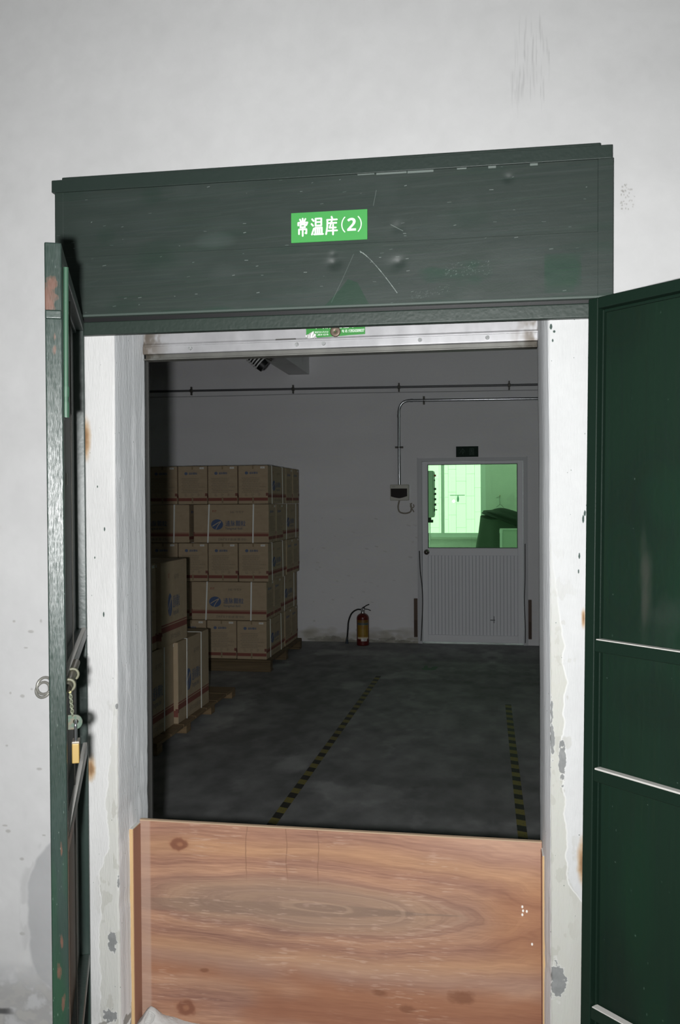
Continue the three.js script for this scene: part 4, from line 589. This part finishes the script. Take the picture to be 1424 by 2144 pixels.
// ---------------------------------------------------------------- plywood barrier at the foot of the doorway
const plyMap = pixels(1400, 700, (u, v) => {
  const X = lerp(-1.035, 0.135, u), Y = lerp(0.02, 0.636, v), a = X + 0.47 + 0.02 * (fbm(X * 5, Y * 9) - 0.5), b = Y - 0.412 + 0.012 * (fbm(X * 4 + 3, Y * 6, 3) - 0.5) + 0.01 * a, fx = a > 0 ? 0.4 : 0.62;
  let e = Math.sqrt((a / fx) ** 2 + (b / 0.075) ** 2); e += 0.25 * (fbm(X * 6 + 11, Y * 14, 4) - 0.5);
  if (a > 0.3) e += 0.35 * smooth(0.3, 0.6, a) * Math.sin(Y * 60 + 10 * fbm(X * 8, Y * 8)) * 0.25;
  const g = Math.log(e + 0.25), band = 0.5 + 0.5 * Math.sin(g * 15 + 3 * fbm(X * 3, Y * 3)), fine = fbm(g * 46 + X * 3, X * 5 + 7, 3) - 0.5, fib = fbm(X * 26, Y * 420, 3) - 0.5, cloud = fbm(X * 4 + 20, Y * 7 + 5, 4) - 0.5;
  let R = 156 + 20 * (band - 0.5) + 34 * fine + 26 * fib + 34 * cloud, G = 117 + 19 * (band - 0.5) + 31 * fine + 24 * fib + 26 * cloud, B = 96 + 12 * (band - 0.5) + 24 * fine + 20 * fib + 16 * cloud;
  const mix = (c, k) => { R = lerp(R, c[0], k); G = lerp(G, c[1], k); B = lerp(B, c[2], k); };
  mix([143, 122, 105], 0.65 * smooth(1.35, 0.5, e));                                  // grey heart
  const hw = 0.019 * smooth(-0.075, -0.5, X) + 0.004 * (fbm(X * 20, 3) - 0.5), sp = smooth(hw + 0.003, hw - 0.003, Math.abs(Y - 0.402 - 0.03 * (X + 0.5))) * smooth(-0.075, -0.09, X); mix([124, 102, 88], (0.45 + 0.35 * smooth(-0.55, -0.2, X)) * sp);
  mix([180, 152, 128], 0.34 * smooth(0.1, 0.02, Math.abs((e * 2.7) % 1 - 0.5)) * smooth(1.35, 0.8, e) * smooth(-0.9, -0.5, X));   // pale rings round the heart
  mix([176, 132, 92], 0.35 * smooth(0.7, 0, Math.abs(e - 2.1)));                       // warm rings
  mix([168, 138, 120], 0.5 * smooth(0.3, 0.22, Y) * smooth(0.14, 0.24, Y));            // pale band
  mix([140, 88, 60], 0.6 * smooth(0.24, 0.17, Y + 0.05 * (fbm(X * 7, 3) - 0.5)) * smooth(0.35, 0.65, fbm(X * 4 + 2, Y * 9, 3)));
  mix([184, 150, 132], 0.5 * smooth(0.5, 0.64, Y) * smooth(-0.35, 0.05, X));
  mix([158, 104, 66], 0.4 * smooth(-0.08, 0.06, X) * smooth(0.14, 0.05, Math.abs(Y - 0.4)));
  for (const [x, y, sx, sy] of [[-0.912, 0.568, 0.032, 0.024], [-0.894, 0.085, 0.036, 0.028]]) { const q = Math.hypot((X - x) / sx, (Y - y) / sy) + 0.4 * (fbm(X * 60, Y * 60, 2) - 0.5); mix([140, 92, 66], 0.7 * smooth(1.2, 0.3, q)); mix([112, 68, 50], 0.7 * smooth(0.45, 0.1, Math.abs(q - 0.5))); }
  for (const [x, y, sx, sy] of [[-0.32, 0.18, 0.03, 0.016], [-0.085, 0.185, 0.045, 0.024], [-0.24, 0.14, 0.032, 0.015], [-0.84, 0.2, 0.02, 0.008]]) { const q = Math.hypot((X - x) / sx, (Y - y) / sy) + 0.9 * (fbm(X * 40, Y * 60, 3) - 0.5); mix([118, 76, 54], 0.75 * smooth(1.0, 0.4, q)); }
  for (const x of [-0.705, -0.59, -0.5]) mix([120, 86, 66], 0.5 * smooth(0.0022, 0.0008, Math.abs(X - x - 0.02 * (fbm(Y * 9, x * 40) - 0.5))) * smooth(0.46, 0.52, Y));
  const wsc = smooth(0.6, 0.8, fbm(X * 30, Y * 260, 3)) * smooth(0.45, 0.6, fbm(X * 5 + 9, Y * 8, 3)); mix([196, 168, 150], 0.4 * wsc);
  for (const [x, y] of [[0.078, 0.452], [0.08, 0.441], [0.078, 0.43], [0.09, 0.44], [0.104, 0.35]]) mix([232, 228, 222], smooth(0.0036, 0.002, Math.hypot(X - x, (Y - y) * 0.7)));
  mix([176, 150, 136], 0.6 * smooth(-0.998, -1.006, X)); return [R, G, B];
});
{
  const t = thing('plywood_barrier', 'reddish plywood board closing the bottom of the doorway', 'board');
  const g = bx(-1.034, 0.132, 0.035, 0.634, -0.142, -0.13, 0.002), p = g.attributes.position, u = g.attributes.uv; for (let i = 0; i < p.count; i++) u.setXY(i, (p.getX(i) + 1.035) / 1.17, (p.getY(i) - 0.02) / 0.616);
  mesh('board', g, mat(0xffffff, { map: plyMap, roughness: 0.62, bumpMap: streakMap, bumpScale: 0.0004 }), t);
  const edge = mat(0xb39a80, { roughness: 0.9 }); mesh('top_edge', bx(-1.034, 0.132, 0.632, 0.6355, -0.1425, -0.1295, 0.0008), edge, t);
  const ply = mat(0xc4a478, { roughness: 0.85, bumpMap: streakMap, bumpScale: 0.0006 }), face = mat(0x966c58, { roughness: 0.8, bumpMap: streakMap, bumpScale: 0.0004 });
  const bat = (x0, x1, top, label, inner) => { const b = thing('wooden_batten', label, 'batten'); const lo = inner > 0 ? 0.05 : 0.0; mesh('core', bx(x0, x1, lo, top, -0.1295, -0.074, 0.0015), ply, b); const xi = inner > 0 ? x1 : x0; mesh('face_veneer', bx(Math.min(xi, xi + inner * 0.0012), Math.max(xi, xi + inner * 0.0012), lo, top - 0.002, -0.129, -0.0765, 0), face, b); mesh('dusty_top', bx(x0, x1, top, top + 0.001, -0.1295, -0.075, 0), M.dusty, b); };
  bat(-1.043, -1.032, 0.626, 'plywood batten holding the barrier against the jamb by the edge-on leaf', 1); bat(0.13, 0.1395, 0.618, 'plywood batten holding the barrier against the bright flaking jamb', -1);
}
{ // rough mortar threshold with a blob at the corner of the board
  const g = new THREE.BoxGeometry(1.2, 0.06, 0.36, 120, 4, 30); const p = g.attributes.position; for (let i = 0; i < p.count; i++) if (p.getY(i) > 0) { const x = p.getX(i), z = p.getZ(i); p.setY(i, 0.005 + 0.016 * fbm(x * 14 + 4, z * 14, 4) + 0.05 * Math.exp(-(((x + 0.55) / 0.03) ** 2 + ((z + 0.01) / 0.03) ** 2)) + 0.012 * Math.exp(-(((x + 0.49) / 0.03) ** 2 + ((z + 0.01) / 0.03) ** 2))); } g.computeVertexNormals(); g.translate(-0.447, 0.03, -0.1); metric(g);
  const s = struct('trim_4', g, mat(0xcfcfcc, { map: plaster, roughness: 0.95, bumpMap: grain, bumpScale: 0.003 }), 'rough whitewashed mortar threshold under the plywood barrier');
}

// ---------------------------------------------------------------- green steel door leaves
const leafMap = canvas(768, 1536, (c, w, h) => {
  const r = rng(44); c.fillStyle = '#14281d'; c.fillRect(0, 0, w, h);
  for (let i = 0; i < 900; i++) { c.strokeStyle = r() < 0.5 ? `rgba(28,46,37,${0.14 * r()})` : `rgba(20,34,28,${0.25 * r()})`; c.lineWidth = 1 + 6 * r(); const x = r() * w, y = r() * h; c.beginPath(); c.moveTo(x, y); c.lineTo(x + (r() - 0.5) * 10, y + 60 + 300 * r()); c.stroke(); }
  for (let i = 0; i < 60; i++) softBlot(c, r() * w, r() * h, 30 + 90 * r(), 60 + 160 * r(), r() < 0.5 ? '18,50,32' : '18,30,24', 0.35);
  for (let i = 0; i < 16; i++) softBlot(c, 108 + 14 * r(), 470 + 130 * r(), 6 + 9 * r(), 26 + 40 * r(), '60,62,56', 0.22);
  for (let i = 0; i < 14; i++) softBlot(c, 130 + 90 * r(), 560 + 90 * r(), 12 + 24 * r(), 16 + 30 * r(), '46,56,50', 0.18);
  for (let i = 0; i < 150; i++) { c.fillStyle = `rgba(150,160,152,${0.1 + 0.35 * r()})`; c.fillRect(r() * w, r() * h, 1 + 1.6 * r(), 1 + 3 * r()); }
});
const leafPanel = paint(0xffffff, { map: leafMap, specularIntensity: 0.4, roughness: 0.6, bumpMap: grain, bumpScale: 0.0006 }), leafFrame = paint(0x13251c, { specularIntensity: 0.45, roughness: 0.5, bumpMap: grain, bumpScale: 0.0006 });
function leaf(name, label, W, frame, panel, postMat, swap) { // x along the leaf from its hinge, y up, z out of its inner face; inner face at z = 0
  const t = new THREE.Group(); t.name = name; scene.add(t); t.userData = { kind: 'structure', label, category: 'door' };
  const y0 = 0.04, y1 = 2.081, D = -0.032;
  mesh(swap ? 'lock_stile' : 'hinge_stile', bx(0, 0.03, y0, y1, D, 0, 0.003), swap ? postMat : frame, t); mesh(swap ? 'hinge_stile' : 'lock_stile', bx(W - 0.03, W, y0, y1, D, 0, 0.003), frame, t);
  mesh('top_rail', bx(0.03, W - 0.03, y1 - 0.028, y1, D, 0, 0.003), frame, t); mesh('bottom_rail', bx(0.03, W - 0.03, y0, y0 + 0.03, D, 0, 0.003), frame, t);
  for (const y of [1.226, 0.903, 0.31]) { const r = mesh('cross_rail', bx(0.03, W - 0.03, y - 0.03, y, D, -0.001, 0.003), frame, t); const thick = y < 1 && y > 0.5; if (!swap || y > 0.5) mesh('dust', bx(0.034, W - 0.034, y - 0.0006, y + (thick ? 0.004 : 0.0022), swap ? -0.013 : D + 0.01, -0.002, 0.001), M.dusty, r); }
  const pg = bx(0.026, W - 0.026, y0 + 0.02, y1 - 0.02, D, D + 0.004, 0), p = pg.attributes.position, u = pg.attributes.uv; for (let i = 0; i < p.count; i++) u.setXY(i, p.getX(i) / 1.05, p.getY(i) / 2.1); mesh('sheet_panel', pg, panel, t);
  mesh('bead', [bx(0.03, 0.036, y0 + 0.03, y1 - 0.03, D + 0.004, D + 0.016, 0.002), bx(0.03, W - 0.03, y1 - 0.036, y1 - 0.028, D + 0.004, D + 0.012, 0.002)], frame, t);
  for (const y of [0.35, 1.1, 1.85]) { const g = cyl(0.009, 0.009, 0.1, 14); g.translate(swap ? W + 0.006 : -0.006, y, -0.028); mesh('hinge', g, frame, t); }
  return t;
}
function pose(t, ox, oz, ux, uz, tilt) { // place a leaf: origin, direction along it, lean of its foot outwards along the inner normal
  const u = V3(ux, 0, uz).normalize(), n = V3(-uz, 0, ux).normalize(), y = V3(0, 1, 0).addScaledVector(n, -tilt).normalize(), z = u.clone().cross(y).normalize();
  t.quaternion.setFromRotationMatrix(new THREE.Matrix4().makeBasis(u, y, z)); t.position.set(ox, 0, oz).addScaledVector(n, tilt * 2.08);
}
const rightLeaf = leaf('door_2', 'dark green steel door leaf swung open with dusty cross rails', 0.8, leafFrame, leafPanel);
pose(rightLeaf, 0.242, 0.037, 0.7148, 0.6993, 0.022);

{ // the left leaf, seen almost edge on; its local x runs from the lock stile back to the hinge
  const W = 0.8, postMap = canvas(256, 1536, (c, w, h) => { // x: stile edge, y 0.04..2.08
    const r = rng(58), Y = (y) => (2.08 - y) / 2.04 * h; c.fillStyle = '#24322d'; c.fillRect(0, 0, w, h);
    for (let i = 0; i < 260; i++) softBlot(c, r() * w, r() * h, 20 + 60 * r(), 20 + 120 * r(), r() < 0.5 ? '46,58,54' : '30,43,37', 0.3);
    for (let i = 0; i < 40; i++) softBlot(c, r() * w, Y(0.35 + 0.5 * r()), 30 + 60 * r(), 30 + 60 * r(), '36,62,46', 0.4);
    const rust = [[0.3, 2.002, 70, 14], [0.4, 1.978, 90, 18], [0.36, 1.962, 80, 14], [0.25, 1.87, 14, 9], [0.22, 1.9, 8, 6], [0.2, 0.72, 14, 14], [0.3, 0.66, 20, 12], [0.18, 0.6, 16, 14], [0.22, 0.5, 10, 12], [0.2, 0.9, 12, 9]];
    rust.forEach(([x, y, a, b], i) => { for (let k = 0; k < 3; k++) blot(c, x * w + (r() - 0.5) * a, Y(y) + (r() - 0.5) * b, a * (0.4 + 0.4 * r()), b * (0.5 + 0.4 * r()), '#5c4236', 0.55, 60 + i * 5 + k); });
    speckle(c, w, h, 200, 8, '#c9cec8', 0.1, 0.4, 0.6, 2);
  });
  const fit = (g) => { const p = g.attributes.position, u = g.attributes.uv; for (let i = 0; i < p.count; i++) u.setXY(i, (0.002 - p.getZ(i) + p.getX(i)) / 0.07, (p.getY(i) - 0.04) / 2.04); return g; };
  const pm = mat(0xffffff, { map: postMap, roughness: 0.36, bumpMap: grain, bumpScale: 0.0006 });
  const t = leaf('door_3', 'dark green steel door leaf swung open and seen edge on, with bolt and hasp', W, mat(0x2a3934, { roughness: 0.4, bumpMap: grain, bumpScale: 0.0006 }), mat(0x1d2c25, { roughness: 0.6 }), pm, true);
  fit(t.children[0].geometry); const O = [-1.128 + W * 0.383, 0.006 + W * 0.9237]; pose(t, O[0], O[1], -0.383, -0.9237, 0);
  t.updateMatrixWorld(true); const toWorld = (x, y, z) => t.localToWorld(V3(x, y, z)), turn = Math.atan2(0.9237, -0.383);
  const u = (v) => W - v, green = mat(0x33503f, { roughness: 0.45 });
  // dented lump on the stile edge, vertical flats of the frame
  mesh('weld_bead', bx(-0.004, 0.003, 1.932, 1.95, -0.0318, -0.0002, 0.0032), pm, t);
  mesh('vertical_flat', bx(u(0.42), u(0.416), 0.07, 2.05, -0.0125, -0.0095, 0.0005), M.darkSteel, t); mesh('vertical_flat', bx(u(0.6), u(0.596), 0.07, 1.78, -0.0145, -0.012, 0.0005), M.darkSteel, t);
  mesh('flat_clip', bx(u(0.6), u(0.58), 1.615, 1.64, -0.015, -0.008, 0.001), M.dusty, t);
  // tower bolt at the top
  const rodG = rod([u(0.765), 1.75, 0.0027], [u(0.765), 2.042, 0.0056], 0.0052, 14); mesh('tower_bolt', rodG, green, t);
  mesh('bolt_sleeve', [rod([u(0.765), 1.746, 0.0028], [u(0.765), 1.775, 0.003], 0.0068), rod([u(0.765), 1.786, 0.003], [u(0.765), 1.806, 0.0034], 0.0068), bx(u(0.78), u(0.75), 1.74, 1.82, -0.004, -0.0005, 0.001)], green, t);
  // barrel bolt along the leaf with two collars
  mesh('barrel_bolt', rod([u(0.772), 1.208, 0.0], [u(0.555), 1.221, 0.004], 0.0085, 18), mat(0x6f6a60, { roughness: 0.35, metalness: 0.5 }), t);
  for (const q of [0.748, 0.66]) { const g = new THREE.TorusGeometry(0.0115, 0.003, 10, 24); g.rotateY(Math.PI / 2); g.translate(u(q), 1.208 + (0.772 - q) * 0.06, 0.001 + (0.772 - q) * 0.02); mesh('bolt_collar', g, mat(0x5d5d4c, { roughness: 0.5 }), t); }
  // hasp lug: a plate across the leaf with a hole
  const s = new THREE.Shape(); s.moveTo(-0.004, -0.014); s.lineTo(0.0125, -0.014); s.absarc(0.0125, 0, 0.014, -Math.PI / 2, Math.PI / 2, false); s.lineTo(-0.004, 0.014); const ho = new THREE.Path(); ho.absarc(0.0142, 0.001, 0.0058, 0, Math.PI * 2, true); s.holes.push(ho);
  const hg = new THREE.ExtrudeGeometry(s, { depth: 0.004, bevelSize: 0.001, bevelThickness: 0.001, bevelSegments: 2, curveSegments: 20 }); hg.rotateY(-Math.PI / 2); hg.translate(u(0.743), 1.134, 0); mesh('hasp_lug', hg, mat(0xffffff, { map: canvas(64, 64, (c) => { c.fillStyle = '#4c5246'; c.fillRect(0, 0, 64, 64); for (let i = 0; i < 30; i++) softBlot(c, 64 * h2(i, 1), 64 * h2(i, 2), 5 + 9 * h2(i, 3), 5 + 9 * h2(i, 4), h2(i, 5) < 0.45 ? '42,74,58' : '94,82,62', 0.6); }), roughness: 0.6 }), t); { const p = hg.attributes.position, q = hg.attributes.uv; for (let i = 0; i < p.count; i++) q.setXY(i, (p.getZ(i) + 0.005) / 0.034, (p.getY(i) - 1.119) / 0.03); }
  // wire pull rings on the outer face
  for (const [y, r, tz] of [[1.215, 0.0165, -0.043], [1.207, 0.015, -0.046]]) { const g = new THREE.TorusGeometry(r, 0.0028, 10, 30); g.rotateX(0.35); g.rotateY(Math.PI / 2 - 0.5); g.translate(u(0.77), y, tz); mesh('pull_ring', g, mat(0x7d7c76, { roughness: 0.4, metalness: 0.5 }), t); }
  // little chain from the bolt to the lug
  const ch = thing('door_chain', 'short greenish chain hanging from the bolt to the hasp', 'chain'); const lm = mat(0x6f7462, { roughness: 0.5, metalness: 0.4 });
  for (let i = 0; i < 9; i++) { const g = new THREE.TorusGeometry(0.0035, 0.0012, 6, 14); g.scale(0.8, 1.25, 1); g.rotateY(i % 2 ? 0.3 : 1.6); const f = i / 8, p = toWorld(u(lerp(0.76, 0.75, f)), lerp(1.193, 1.152, f), lerp(0.0055, 0.008, f)); g.translate(p.x, p.y, p.z); mesh('link', g, lm, ch); }
  const hd = new THREE.SphereGeometry(0.0032, 14, 10); { const p = toWorld(u(0.762), 1.1985, 0.0048); hd.translate(p.x, p.y, p.z); } mesh('chain_pin', hd, mat(0xa09c70, { roughness: 0.4 }), ch);
  // padlock
  const pl = thing('padlock', 'brass padlock hanging from the hasp of the edge-on door leaf', 'padlock'); const pp = toWorld(u(0.745), 1.137, 0.0142); pl.position.copy(pp); pl.quaternion.copy(t.quaternion);
  const body = bx(-0.017, 0.017, -0.083, -0.043, -0.0072, 0.0072, 0.002); mesh('lock_body', body, M.brass, pl);
  const path = new THREE.CurvePath(); path.add(new THREE.LineCurve3(V3(-0.0105, -0.05, 0), V3(-0.0105, -0.01, 0))); path.add(new THREE.CatmullRomCurve3(Array.from({ length: 9 }, (_, i) => V3(-0.0105 * Math.cos(i / 8 * Math.PI), -0.01 + 0.0105 * Math.sin(i / 8 * Math.PI), 0)))); path.add(new THREE.LineCurve3(V3(0.0105, -0.01, 0), V3(0.0105, -0.05, 0)));
  mesh('shackle', new THREE.TubeGeometry(path, 60, 0.003, 10), M.chrome, pl); mesh('lock_collar', bx(-0.016, 0.016, -0.045, -0.039, -0.0075, 0.0075, 0.0015), mat(0x8c8478, { roughness: 0.35, metalness: 0.5 }), pl);
}

renderer.render(scene, camera);
